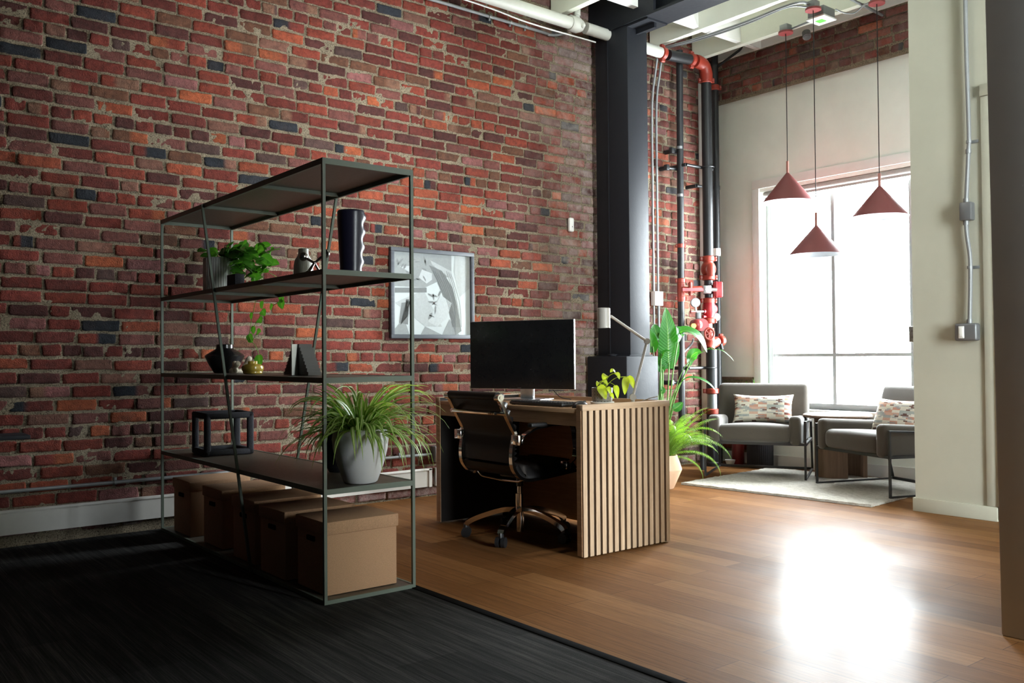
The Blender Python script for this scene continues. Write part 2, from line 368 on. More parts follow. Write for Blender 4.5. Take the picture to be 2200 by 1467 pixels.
M['pothos'] = leafmat('glossy_green_leaf', [(0, (.06, .22, .02)), (.45, (.08, .28, .025)), (.5, (.16, .36, .06)), (.55, (.08, .28, .025)), (1, (.05, .2, .018))], .3, .35)
M['lime'] = leafmat('lime_leaf', [(0, (.42, .52, .03)), (.5, (.5, .6, .06)), (1, (.42, .52, .03))], .45, .45, (1, 1, .35))
M['spider'] = leafmat('variegated_blade', [(0, (.2, .4, .05)), (.26, (.24, .45, .06)), (.38, (.68, .74, .36)), (.6, (.68, .74, .36)), (.74, (.24, .45, .06)), (1, (.2, .4, .05))], .4, .35)
M['bop'] = leafmat('broad_green_leaf', [(0, (.035, .2, .03)), (.46, (.04, .17, .035)), (.5, (.2, .4, .12)), (.54, (.04, .17, .035)), (1, (.035, .2, .03))], .3, .4, (.9, 1, .35), 130)
M['fern'] = leafmat('fern_green', [(0, (.24, .44, .07)), (1, (.32, .5, .1))], .5, .4, (1, 1, .4)); M['stem'] = plain('green_stem', (.09, .22, .03), .5)
M['paper'] = plain('art_paper', (.72, .73, .75), .7)

# ------------------------------------------------------------------ room shell
def vnoise(x, y, s=0):
    """smooth value noise on arrays"""
    xi = np.floor(x).astype(int); yi = np.floor(y).astype(int); fx = x-xi; fy = y-yi
    fx = fx*fx*(3-2*fx); fy = fy*fy*(3-2*fy)
    def h(a, b):
        k = (a*374761393 + b*668265263 + s*974634777) & 0xffffffff
        k = ((k ^ (k >> 13))*1274126177) & 0xffffffff
        return ((k ^ (k >> 16)) & 0xffff)/65535.0
    return (h(xi, yi)*(1-fx)+h(xi+1, yi)*fx)*(1-fy)+(h(xi, yi+1)*(1-fx)+h(xi+1, yi+1)*fx)*fy
PAL = [((.165, .032, .023), 30), ((.205, .041, .025), 20), ((.12, .027, .021), 22), ((.28, .064, .031), 8), ((.35, .088, .036), 3), ((.165, .058, .048), 12), ((.078, .025, .022), 13), ((.135, .058, .034), 8), ((.2, .092, .066), 4), ((.022, .025, .032), 2.5), ((.085, .047, .041), 4), ((.22, .085, .08), 4)]
def brick_wall(name, to_world, u0, u1, v0, v1, seed, tilt=0.0, washf=None, header_at=0.0, course=.0738, mat_order=None):
    rng = np.random.default_rng(seed); rr = random.Random(seed)
    vs, fs, cols, edges, washes, mats = [], [], [], [], [], []
    off = 0
    # mortar bed
    st = .02; nu = int((u1-u0)/st)+1; nv = int((v1-v0)/st)+1
    U, Vv = np.meshgrid(np.linspace(u0, u1, nu), np.linspace(v0, v1, nv))
    dd = (vnoise(U*18, Vv*18, seed)-.5)*.006 + (vnoise(U*60, Vv*60, seed+1)-.5)*.006 + .001
    P = np.stack([U, Vv, dd], -1).reshape(-1, 3); vs.append(P)
    i = np.arange(nu*nv).reshape(nv, nu)
    q = np.stack([i[:-1, :-1], i[:-1, 1:], i[1:, 1:], i[1:, :-1]], -1).reshape(-1, 4); fs.append(q); mats.append(np.ones(len(q), int))
    cols.append(np.tile([.4, .35, .27], (len(P), 1))); edges.append(np.zeros(len(P))); washes.append(np.zeros(len(P))); off = len(P)
    sr = np.array([-1, -.97, -.9, -.7, -.4, -.13, .13, .4, .7, .9, .97, 1]); tr = np.array([-1, -.9, -.6, 0, .6, .9, 1])
    S, Tt = np.meshgrid(sr, tr); ns, nt = len(sr), len(tr)
    gi = np.arange(ns*nt).reshape(nt, ns); gq = np.stack([gi[:-1, :-1], gi[:-1, 1:], gi[1:, 1:], gi[1:, :-1]], -1).reshape(-1, 4)
    k0 = int(math.floor((v0-header_at)/course))-2; k1 = int(math.ceil((v1-header_at)/course))+2
    names = [c for c, _ in PAL]; wt = [x for _, x in PAL]
    for k in range(k0, k1):
        vc = header_at + k*course; head = (k % 6 == 0); u = u0 - rr.random()*.25 + (0 if head else (k % 2)*.108)
        L0 = .102 if head else .207
        while u < u1:
            L = L0*rr.uniform(.93, 1.06)
            if not head and rr.random() < .07: L *= rr.choice([.5, .75])
            jt = rr.uniform(.006, .0125); h = course - rr.uniform(.008, .0135); uc = u+L/2
            vcc = vc + tilt*(uc-3) + (vnoise(np.array([uc*.9]), np.array([k*.35]), 7)[0]-.5)*.014 + rr.uniform(-.002, .002)
            if uc+L/2 > u0 and uc-L/2 < u1 and vcc-h/2 > v0-.005 and vcc+h/2 < v1+.005:
                hl, hh = L/2, h/2
                uu = S*hl; vv = Tt*hh
                # rounded, chipped outline
                r = rr.uniform(.008, .02); ex = np.maximum(np.abs(uu)-(hl-r), 0); ey = np.maximum(np.abs(vv)-(hh-r), 0); e = np.hypot(ex, ey); over = np.where(e > r, r/np.maximum(e, 1e-6), 1)
                uu = np.sign(uu)*(np.minimum(np.abs(uu), hl-r)+ex*over); vv = np.sign(vv)*(np.minimum(np.abs(vv), hh-r)+ey*over)
                a = (vnoise((uc+uu)*55, (vcc+vv)*55, seed+3)-.5); b = (vnoise((uc+uu)*55+99, (vcc+vv)*55, seed+4)-.5)
                bord = np.maximum(np.abs(S), np.abs(Tt)) > .85
                uu = uu + a*.01*bord; vv = vv + b*.009*bord
                ed = np.minimum(hl-np.abs(uu), hh-np.abs(vv)); ed = np.maximum(ed, 0)
                d0 = max(.003, rr.gauss(.0085, .003)); tu, tv = rr.gauss(0, .018), rr.gauss(0, .04)
                dep = d0 + uu*tu + vv*tv + (vnoise((uc+uu)*30, (vcc+vv)*40, seed+5)-.5)*.007 - .004*np.exp(-ed/.004)
                rim = np.maximum(np.abs(S), np.abs(Tt)) >= 1
                dep = np.where(rim, -.016, dep)
                uw, vw = uc+uu, vcc+vv
                uw = np.clip(uw, u0, u1); vw = np.clip(vw, v0, v1)
                P = np.stack([uw, vw, dep], -1).reshape(-1, 3); vs.append(P); fs.append(gq+off); off += len(P); mats.append(np.zeros(len(gq), int))
                c = np.array(rr.choices(names, wt)[0])*rr.uniform(.8, 1.2)
                cc = np.tile(c, (ns*nt, 1))
                if rr.random() < .1:
                    c2 = np.array(rr.choice([(.02, .023, .03), (.2, .1, .065), (.3, .08, .035)])); cut = rr.uniform(-.4, .6); msk = (S.reshape(-1) > cut) if rr.random() < .5 else (S.reshape(-1) < cut); cc[msk] = c2
                cols.append(cc); edges.append(np.where(rim, 0, ed).reshape(-1)); washes.append(np.full(ns*nt, washf(uc, vcc) if washf else 0.0))
            u += L + jt
    P = np.concatenate(vs); Fq = np.concatenate(fs); Wd = to_world(P)
    me = bpy.data.meshes.new(name); me.vertices.add(len(P)); me.vertices.foreach_set('co', Wd.astype(np.float32).ravel())
    me.loops.add(Fq.size); me.loops.foreach_set('vertex_index', Fq.astype(np.int32).ravel()); me.polygons.add(len(Fq)); me.polygons.foreach_set('loop_start', np.arange(0, Fq.size, 4, dtype=np.int32))
    me.polygons.foreach_set('material_index', np.concatenate(mats).astype(np.int32)); me.polygons.foreach_set('use_smooth', np.ones(len(Fq), bool)); me.update(calc_edges=True)
    ca = me.attributes.new('col', 'FLOAT_COLOR', 'POINT'); ca.data.foreach_set('color', np.concatenate([np.concatenate(cols), np.ones((len(P), 1))], 1).astype(np.float32).ravel())
    me.attributes.new('edge', 'FLOAT', 'POINT').data.foreach_set('value', np.concatenate(edges).astype(np.float32)); me.attributes.new('wash', 'FLOAT', 'POINT').data.foreach_set('value', np.concatenate(washes).astype(np.float32))
    me.materials.append(M['brick']); me.materials.append(M['mortar']); me.validate()
    o = bpy.data.objects.new(name, me); C.objects.link(o); return o

ZC = 3.97
def wl(P): return np.stack([P[:, 0], D-P[:, 2], P[:, 1]], 1)
brick = brick_wall('wall_left', wl, -1.6, W, 0.0, ZC, 11, -.022, lambda u, v: max(0, min(1, (u-4.4)/.7))*(.7 if u < 5.6 else .15) + (.8 if v < .12 else 0), header_at=1.45)
brick['kind'] = 'structure'; brick['label'] = 'red brick wall with pale lime mortar'
bm = B(); b2(bm, (-8, D+.02, 0), (W+.1, D+.2, ZC)); struct('wall_left_backing', bm, M['dimwall'], brick)
bm = B(); b2(bm, (-8, -4.7, -.1), (W+.2, D+.2, 0)); struct('floor', bm, M['floor'])
bm = B(); b2(bm, (-8, -4.7, 0), (2.075, D-.02, .006)); o = struct('floor_carpet', bm, M['carpet']); o['label'] = 'black striped carpet tiles beside the wood floor'
bm = B(); b2(bm, (2.072, -4.7, 0), (2.112, D-.02, .009), .002); struct('trim_1', bm, M['dark'])
bm = B(); b2(bm, (3.6, -4.7, ZC), (W+.2, D+.2, ZC+.1)); ceil = struct('ceiling', bm, M['ceil'])
bm = B(); b2(bm, (-8, -4.7, ZC), (3.6, D+.2, ZC+.1)); struct('darkened_ceiling', bm, M['dimwall'], ceil)  # unseen part of the ceiling, made dark to cut bounced light
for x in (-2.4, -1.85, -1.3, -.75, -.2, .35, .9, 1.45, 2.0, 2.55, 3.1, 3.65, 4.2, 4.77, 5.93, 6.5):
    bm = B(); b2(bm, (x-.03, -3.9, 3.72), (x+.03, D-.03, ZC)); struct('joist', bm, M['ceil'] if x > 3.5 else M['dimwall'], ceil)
for x0, x1 in ((4.8, 5.19), (5.42, 5.9), (5.96, 6.47), (6.53, 6.76)):
    for y in (4.86, 3.35, 1.8, .2):
        bm = B(); b2(bm, (x0, y, 3.74), (x1, y+.05, ZC)); struct('blocking', bm, M['white'], ceil)
bm = B(); b2(bm, (6.76, 1.5, 3.75), (W-.005, D-.03, ZC)); struct('ledger', bm, M['white'], ceil)
# window wall: plaster below, a band of bare brick above
bm = B(); y0, y1, z0, z1 = WIN1
b2(bm, (W, 1.5, 0), (W+.25, D+.2, z0)); b2(bm, (W, 1.5, z1), (W+.25, D+.2, ZC)); b2(bm, (W, 1.5, z0), (W+.25, y0, z1)); b2(bm, (W, y1, z0), (W+.25, D+.2, z1))
wf = struct('wall_front', bm, M['plaster'])
def wfm(P): return np.stack([W-.05-P[:, 2], P[:, 0], P[:, 1]], 1)
bb = brick_wall('brick_band', wfm, 1.6, D-.01, 3.375, 3.75, 5, .0, lambda u, v: .25, header_at=2.969); bb.parent = wf
bm = B(); b2(bm, (W-.05, 1.6, 3.36), (W, D, 3.385)); b2(bm, (W-.045, 1.6, 3.37), (W, D, 3.76)); struct('brick_soffit', bm, M['mortar'], wf)
bm = B(); b2(bm, (W-.012, 1.6, 0), (W, D-.02, .1)); struct('baseboard_front', bm, M['white'])
# window
win = bpy.data.objects.new('window_1', None); C.objects.link(win); win['kind'] = 'structure'; win['label'] = 'tall white framed window flooded with daylight'
bm = B()
for a, b in (((W-.02, y1, z0), (W, y1+.075, z1+.03)), ((W-.02, y0-.075, z0), (W, y0, z1+.03)), ((W-.02, y0-.075, z1+.03), (W, y1+.075, z1+.11))): b2(bm, a, b, .004)
struct('casing', bm, M['white'], win)
bm = B(); b2(bm, (W-.05, y0-.09, z0-.045), (W+.12, y1+.09, z0), .006); b2(bm, (W-.02, y0-.07, z0-.15), (W, y1+.07, z0-.04), .004); struct('sill', bm, M['white'], win)
bm = B(); xf = W+.12
for a, b in (((xf-.03, y1-.055, z0), (xf+.03, y1, z1)), ((xf-.03, y0, z0), (xf+.03, y0+.055, z1)), ((xf-.029, y0+.055, z0), (xf+.029, y1-.055, z0+.05)), ((xf-.029, y0+.055, z1-.05), (xf+.029, y1-.055, z1))): b2(bm, a, b, .004)
for y in (4.285, 3.595): b2(bm, (xf-.022, y-.016, z0+.05), (xf+.022, y+.016, z1-.05))
b2(bm, (xf-.019, y0+.055, .974), (xf+.019, y1-.055, 1.002)); struct('frame', bm, M['winframe'], win)
bm = B(); b2(bm, (W+.005, y0+.02, 2.42), (W+.075, y1-.02, z1), .02, 3); b2(bm, (W+.03, y0+.03, 2.4), (W+.034, y1-.03, 2.44)); struct('roller_blind', bm, M['blind'], win)
ys = [y0+.04, 3.595, 4.285, y1-.04]
for a, b in zip(ys, ys[1:]):
    for zz in ((z0+.04, .988), (.988, z1-.04)):
        bm = B(); b2(bm, (xf-.003, a, zz[0]), (xf+.003, b, zz[1])); struct('pane', bm, M['glass'], win, 0)
# partition at the right, open on its far side, with a door casing
PY = 2.872
bm = B(); b2(bm, (PX, YS-.1, 0), (PX+.07, PY, ZC)); pw = struct('wall_right', bm, M['cream'])
bm = B(); b2(bm, (PX+.07, 1.5, 0), (PX+.13, PY, ZC)); b2(bm, (PX+.13, 1.5, 0), (W+.2, 1.62, ZC)); struct('alcove_side', bm, M['white'], pw)  # unseen faces kept white to bounce light onto the window wall
bm = B(); b2(bm, (PX-.016, 2.37, 0), (PX+.15, PY+.012, .085), .003); struct('baseboard_right', bm, M['cream'])
door = bpy.data.objects.new('door_1', None); C.objects.link(door); door['kind'] = 'structure'; door['label'] = 'cream door casing at the edge of the partition'
bm = B(); b2(bm, (PX-.012, 2.365, .086), (PX, 2.432, 2.53), .004); b2(bm, (PX-.022, 1.45, 2.53), (PX, 2.432, 2.6), .004); b2(bm, (PX-.022, 1.45, 0), (PX, 1.52, 2.53), .004); b2(bm, (PX-.02, 2.35, .086), (PX, 2.364, 2.529), .003); struct('casing', bm, M['cream'], door)
bm = B(); b2(bm, (PX-.012, 1.52, .01), (PX-.001, 2.36, 2.53), .002); dp = struct('door_leaf', bm, M['cream'], door)
bm = B(); cyl(bm, (PX-.012, 1.6, 1.0), (PX-.06, 1.6, 1.0), .012); ball(bm, (PX-.07, 1.6, 1.0), .028); struct('door_knob', bm, M['alu'], dp)
w2 = bpy.data.objects.new('added_window', None); C.objects.link(w2); w2['kind'] = 'structure'  # unseen window, added with its passage to light the slatted desk end
x0, x1, z0, z1 = WIN2; bm = B()
for x in (x0, (x0+x1)/2, x1): b2(bm, (x-.025, YS-.08, z0+.025), (x+.025, YS-.04, z1-.025))
for z in (z0, z1): b2(bm, (x0-.025, YS-.08, z-.025), (x1+.025, YS-.04, z+.025))
struct('frame', bm, M['winframe'], w2)
bm = B(); b2(bm, (x0, YS-.063, z0), (x1, YS-.057, z1)); struct('pane', bm, M['glass'], w2, 0)
XH, YH = 2.63, -1.3        # edge of the added wall that shades the lower left brick
bm = B(); b2(bm, (1.98, YS-.1, 0), (x0, YS, ZC)); b2(bm, (x1, YS-.1, 0), (PX, YS, ZC)); b2(bm, (x0, YS-.1, 0), (x1, YS, z0)); b2(bm, (x0, YS-.1, z1), (x1, YS, ZC)); struct('wall_added_end', bm, M['plaster'])  # unseen end wall, added to hold the extra window
bm = B(); b2(bm, (1.9, YS-.1, 0), (1.98, YH-.15, ZC)); b2(bm, (1.9, YH-.152, 0), (XH-.01, YH-.07, ZC)); struct('wall_bounce', bm, M['plaster'])  # pale passage walls, added out of view to bounce the window's light
bm = B(); b2(bm, (-8, YH-.07, 0), (XH, YH, ZC)); struct('wall_light_blocker', bm, M['dimwall'])  # unseen wall added to keep window light off the lower left brick
bm = B(); b2(bm, (3.33, .85, 0), (3.8, 1.42, ZC), .006)
for v in bm.verts:
    if v.co.y > 1.3: v.co.y += .009*v.co.z
o = struct('wall_pier', bm, M['grey']); o['label'] = 'dark grey painted pier at the right edge'
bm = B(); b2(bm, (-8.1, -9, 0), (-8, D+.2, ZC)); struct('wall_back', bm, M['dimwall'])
# pale ledge board along the foot of the brick wall
bm = B(); b2(bm, (-1.5, D-.03, .072), (3.565, D-.008, .19)); b2(bm, (-1.5, D-.036, .187), (3.565, D-.008, .203), .003); b2(bm, (3.54, D-.036, .07), (3.565, D-.008, .203)); b2(bm, (3.6, D-.03, .072), (5.1, D-.008, .2)); struct('baseboard_left', bm, plain('ivory_board_paint', (.58, .56, .52), .5))

# steel column and beam
bm = B(); cx0, cx1, cy0, cy1 = 5.19, 5.42, 5.0, 5.37
b2(bm, (cx0, cy0, 1.0), (cx1, cy1, 3.97), .006); b2(bm, (cx0-.004, cy0+.22, 1.0), (cx0, cy0+.232, 3.62))
col = struct('steel_column', bm, M['steel']); col['label'] = 'black steel column standing by the brick wall'
bm = B(); b2(bm, (5.098, 4.955, 0), (5.465, 5.405, .993), .01); b2(bm, (5.075, 4.93, 0), (5.49, 5.425, .02)); struct('column_base', bm, M['steel'], col)
bm = B(); b2(bm, (cx0-.03, cy0+.14, .985), (cx0+.03, cy0+.24, 1.01), .008); b2(bm, (cx0-.02, cy0-.01, .992), (cx1+.02, cy1, 1.003), .003); ball(bm, (cx0-.03, cy0+.17, 1.0), .03, .5); struct('weld_seam', bm, M['steel'], col)
bm = B(); b2(bm, (5.17, -3.9, 3.645), (5.44, 5.42, 3.665)); b2(bm, (5.28, -3.9, 3.665), (5.33, 5.42, 3.95)); b2(bm, (5.17, -3.9, 3.945), (5.44, 5.42, 3.965))
b2(bm, (5.17, 4.7, 3.66), (5.2, 5.42, 3.95)); o = struct('steel_beam', bm, M['steel'], None, 35, 'black steel beam running out from the column')
bm = B(); vv = [bm.verts.new(p) for p in ((cx0, cy0, 3.64), (cx1, cy0, 3.64), (cx1-.03, cy0-.24, 3.64), (cx0, cy0-.02, 3.62), (cx1, cy0-.02, 3.6), (cx0+.02, cy0-.3, 3.644))]
b2(bm, (cx0+.0, cy0-.22, 3.63), (cx1, cy0, 3.645)); b2(bm, (cx0+.1, cy0-.2, 3.59), (cx0+.125, cy0, 3.64)); [bm.verts.remove(v) for v in vv]; struct('gusset', bm, M['steel'], col)

# ------------------------------------------------------------------ shelf unit and what stands on it
S0, S1, SY0, SY1 = 1.66, 2.091, 3.303, 5.372
SZ = [(.0, .022), (.446, .468), (.897, .919), (1.337, 1.359), (1.787, 1.811)]
t = T('shelf_unit', 'tall open sage green metal shelving unit dividing carpet from wood floor', 'shelf', (1.875, 4.34, .006))
p = .0135
for x in (S0, S1-p):
    for y in (SY0, SY1-p):
        bm = B(); b2(bm, (x, y, .006), (x+p, y+p, 1.811)); t.part('post', bm, M['sage'])
for k, (a, b) in enumerate(SZ):
    a = max(a, .006); bm = B()
    b2(bm, (S0+p, SY0+.0004, a), (S1-p, SY0+.012, b)); b2(bm, (S0+p, SY1-.012, a), (S1-p, SY1-.0004, b)); b2(bm, (S0+.0004, SY0+p, a), (S0+.012, SY1-p, b)); b2(bm, (S1-.012, SY0+p, a), (S1-.0004, SY1-p, b))
    fr = t.part('shelf_frame', bm, M['sage'])
    bm = B(); b2(bm, (S0+.012, SY0+.012, b-.006), (S1-.012, SY1-.012, b-.002)); t.part('shelf_panel', bm, M['shelfpan'], under=fr)
    for y in (3.96, 4.68):
        bm = B(); b2(bm, (S0+.012, y, b-.021), (S1-.012, y+.022, b-.006)); t.part('cross_support', bm, M['sage'], under=fr)
bm = B(); bar(bm, (S0-.0055, 4.665, 1.805), (S0-.0055, 4.034, .008), .011, .012, (1, 0, 0)); t.part('diagonal_brace', bm, M['sage'])
bm = B(); bar(bm, (S1+.0055, 4.02, 1.805), (S1+.0055, 4.635, .008), .011, .012, (1, 0, 0)); t.part('diagonal_brace', bm, M['sage'])

where = ['nearest of the row with its end face lit', 'second from the lit end, lid peeking behind the first', 'middle of the row under the low shelf', 'fourth from the lit end, in deep shadow', 'furthest of the row, next to the brick wall']
for k, (ya, yb) in enumerate(((3.362, 3.645), (3.712, 3.995), (4.083, 4.366), (4.523, 4.806), (4.955, 5.238))):
    c = T('storage_box', 'brown kraft lidded storage box, ' + where[k], 'box', (1.87, (ya+yb)/2, .022), group='kraft storage boxes on the bottom shelf')
    z = .022; dx = [0, -.02, -.005, .005, -.012][k]
    bm = B(); b2(bm, (1.702+dx, ya+.006, z), (2.036+dx, yb-.006, z+.285), .003); c.part('box_body', bm, M['kraft'])
    bm = B(); b2(bm, (1.695+dx, ya, z+.248), (2.043+dx, yb, z+.302), .004); lid = c.part('lid', bm, M['kraft'])
    bm = B(); ym = (ya+yb)/2; b2(bm, (1.693+dx, ym-.035, z+.208), (1.704+dx, ym+.035, z+.23), .004); c.part('hand_hole_shade', bm, M['dark'], label='black piece set on the card as the shaded hand hole')  # solid black piece stands in for the shaded opening

# spider plant
t = T('spider_plant', 'bushy spider plant with striped arching leaves in a pale grey pot', 'plant', (1.885, 3.41, .468))
PC = V((1.885, 3.41, .468))
bm = B(); lathe(bm, [(.001, .002), (.064, 0), (.072, .006), (.098, .075), (.115, .14), (.12, .185), (.113, .225), (.107, .229), (.103, .222), (.106, .2), (.001, .2)], PC, 40); t.part('pot', bm, M['potgrey'])
bm = B(); lathe(bm, [(.105, .2), (.05, .208), (.001, .21)], PC, 24); t.part('soil', bm, M['soil'])
bm = B(); rnd = random.Random(4)
for i in range(250):
    a = rnd.uniform(0, 2*PI); up = rnd.random(); L = rnd.uniform(.24, .47); r0 = rnd.uniform(0, .05); lift = rnd.uniform(.25, 1.35)
    if abs(((a-PI) % (2*PI)) - 0) < .6 and rnd.random() < .3: L *= 1.15
    p0 = PC + V((r0*math.cos(a), r0*math.sin(a), .2)); pts = []; az_ = a + rnd.uniform(-.3, .3)
    th = lift; pos = V(p0); nseg = 11; droop = rnd.uniform(.14, .34) if lift > .6 else rnd.uniform(.14, .32)
    bend = rnd.uniform(-.05, .05)
    for k in range(nseg):
        pts.append(V(pos)); st = L/nseg; pos = pos + V((math.cos(az_)*math.cos(th), math.sin(az_)*math.cos(th), math.sin(th)))*st; th -= droop*(.4+k/nseg); az_ += bend
        rr_ = math.hypot(pos.x-PC.x, pos.y-PC.y)
        if th < -1.35: th = -1.35
        if pos.z < .49 and S0-.03 < pos.x < S1+.03 and pos.y > SY0-.02: pos.z = .49; th = max(th, .05)
        if rr_ < .119 and .02 < pos.z-PC.z < .22 and k > 3: pos = pos + V((math.cos(az_), math.sin(az_), 0))*.012
        if pos.z > .885: pos.z = .885; th = min(th, -.1)
    wd = rnd.uniform(.005, .0095)
    leaf(bm, pts, lambda s: wd*(min(1, (1-s)*2.2+.04)), (0, 0, 1) if lift < 1.2 else (math.cos(a+PI/2), math.sin(a+PI/2), .5), -.35, 0, 2, i)
t.part('foliage', bm, M['spider'], 180)
bm = B()
for q in range(3):
    a = 1.2+q*2.4; st = bez([PC+V((.02*math.cos(a), .02*math.sin(a), .22)), PC+V((.16*math.cos(a), .16*math.sin(a), .36-.03*q)), PC+V((.27*math.cos(a), .2*math.sin(a), .3-.03*q))], 6); tube(bm, st, .0015, 6)
t.part('runner', bm, M['stem'])
# black vase behind the spider plant
bm = B(); c = (1.985, 3.8, .468); lathe(bm, [(.001, 0), (.045, 0), (.065, .04), (.078, .12), (.077, .19), (.065, .25), (.05, .272), (.046, .272), (.044, .262), (.001, .22)], c, 36)
single('black_vase', bm, M['blackg'], 'rounded black vase hidden behind the grey pot of the spider plant', 'vase', c)
# open cube sculpture
t = T('cube_sculpture', 'charcoal open-frame cube sculpture on the low shelf', 'sculpture', (1.875, 4.97, .468), math.radians(-4), local=True)
bm = B(); q, hh, th = .118, .235, .034
for sx in (-1, 1):
    for sy in (-1, 1): b2(bm, (sx*q-sx*0-th/2, sy*q-th/2, 0), (sx*q+th/2, sy*q+th/2, hh), .01, 3)
for z in (th/2, hh-th/2):
    for s in (-1, 1): b2(bm, (-q-th/2, s*q-th/2, z-th/2), (q+th/2, s*q+th/2, z+th/2), .01, 3); b2(bm, (s*q-th/2, -q-th/2, z-th/2), (s*q+th/2, q+th/2, z+th/2), .01, 3)
t.part('cube_frame', bm, M['charcoal'])
# wide black vase
z3 = .919
c = (1.875, 4.935, z3); bm = B(); lathe(bm, [(.001, 0), (.056, 0), (.06, .004), (.09, .055), (.107, .094), (.103, .101), (.07, .122), (.05, .134), (.047, .138), (.047, .158), (.043, .16), (.038, .158), (.038, .13), (.001, .1)], c, 48)
single('wide_black_vase', bm, M['blackg'], 'squat wide-shouldered glossy black vase behind the leaning brace', 'vase', c)
# clay knot of crossed rods
t = T('clay_knot', 'bone white clay sculpture of crossed rounded rods', 'sculpture', (1.87, 4.68, z3))
c = V((1.87, 4.68, z3))
c = V((1.86, 4.69, z3))
for k, (a, b) in enumerate((((-.02, .045, .016), (-.02, -.045, .058)), ((.0, .06, .058), (-.03, -.028, .014)), ((.035, .03, .02), (.03, -.075, .086)), ((.045, .02, .014), (-.055, -.01, .014)))):
    bm = B(); a, b = c+V(a), c+V(b); tube(bm, [a+(b-a)*s for s in (0, .03, .08, .5, .92, .97, 1)], 0, 14, [.006, .0115, .0142, .0145, .0142, .0115, .006]); t.part('rod', bm, M['bone'], 50)
c = (1.86, 4.505, z3); bm = B(); lathe(bm, [(.001, 0), (.044, 0), (.05, .006), (.049, .012), (.054, .018), (.0565, .03), (.053, .042), (.042, .049), (.026, .052), (.024, .053), (.024, .066), (.02, .067), (.001, .062)], c, 40)
single('ochre_bottle', bm, M['yellowg'], 'small round ochre glazed bottle with a short neck', 'bottle', c)
# stepped tower of sheets
t = T('stepped_tower', 'dark stepped pyramid built of thin stacked sheets', 'sculpture', (1.875, 3.95, z3))
bm = B(); bh = B(); n = 36
for k in range(n):
    z = z3+.146*k/n; s_ = (k//4)/8.0; hw = .133-.094*s_; hd = .034; th = .146/n
    b2(bm, (1.875-hd, 3.95-hw, z), (1.875+hd, 3.95+hw, z+th*.72)); b2(bm, (1.875-hd+.003, 3.95-hw+.003, z+th*.7), (1.875+hd-.003, 3.95+hw-.003, z+th))
    b2(bh, (1.811, 3.926, z), (1.8405, 3.934, z+th*.72)); b2(bh, (1.8125, 3.9275, z+th*.7), (1.8405, 3.9325, z+th))
t.part('sheet_stack', bm, M['slate'], 0); t.part('pale_rib', bh, M['slateh'], 0, label='pale grey vertical rib of sheet edges')

# things on the second shelf from the top
z4 = 1.359
c = V((1.86, 4.93, z4)); t = T('pothos_plant', 'trailing green pothos in a white ribbed pot with vines hanging down the wall side', 'plant', c)
bm = B(); lathe(bm, [(.001, 0), (.094, 0), (.1, .004), (.102, .1), (.101, .196), (.096, .2), (.091, .196), (.091, .17), (.001, .17)], c, 144, wob=lambda a, z: 1+(.012*math.cos(a*48) if .001 < z < .197 else 0)); t.part('pot', bm, M['ribw'])
bm = B(); lathe(bm, [(.091, .17), (.001, .178)], c, 24); t.part('soil', bm, M['soil'])
def heart(w, L):
    return lambda s: w*(max(0, math.sin(PI*min(1, s*.93+.07)))**.62)*(1-.45*s)*1.25
bm = B(); bs = B(); rnd = random.Random(21)
spots = []
def pleaf(base, dirv, L, nrm=None, mat=None, bm_=None, wr=.36, dr=.4):
    d = V(dirv).normalized(); pts = []; pos = V(base); n = 7
    for k in range(n): pts.append(V(pos)); pos = pos + d*(L/(n-1)); d = (d + V((0, 0, -dr/n))).normalized()
    nr = nrm or V((-.5, -.4, .8)); leaf(bm_, pts, heart(L*wr, L), nr, .25, .08, 4, rnd.randint(0, 999))
rim = c+V((0, 0, .185))
for i in range(95):
    a = rnd.uniform(0, 2*PI)
    if i < 22: q = V((math.cos(a)*rnd.uniform(.0, .09), math.sin(a)*rnd.uniform(.0, .09), rnd.uniform(.01, .075)))
    else: q = V((rnd.uniform(.0, .15), rnd.uniform(-.38, -.1), rnd.uniform(-.1, .1))); q.z = min(q.z, .11+q.y*.25)
    b = rim+q
    if b.z < z4+.02: b.z = z4+.03
    dv = V((math.cos(a)*.8-.2, math.sin(a)*.8-.25, rnd.uniform(-.5, .5)))
    pleaf(b, dv, rnd.uniform(.055, .09), V((rnd.uniform(-.9, -.1), rnd.uniform(-.8, .1), rnd.uniform(.3, 1))), bm_=bm)
    mid = (b+rim)/2 + V((0, 0, .03)); tube(bs, bez([rim+V((q.x*.2, q.y*.15, -.01)), mid, b], 4), .0016, 5)
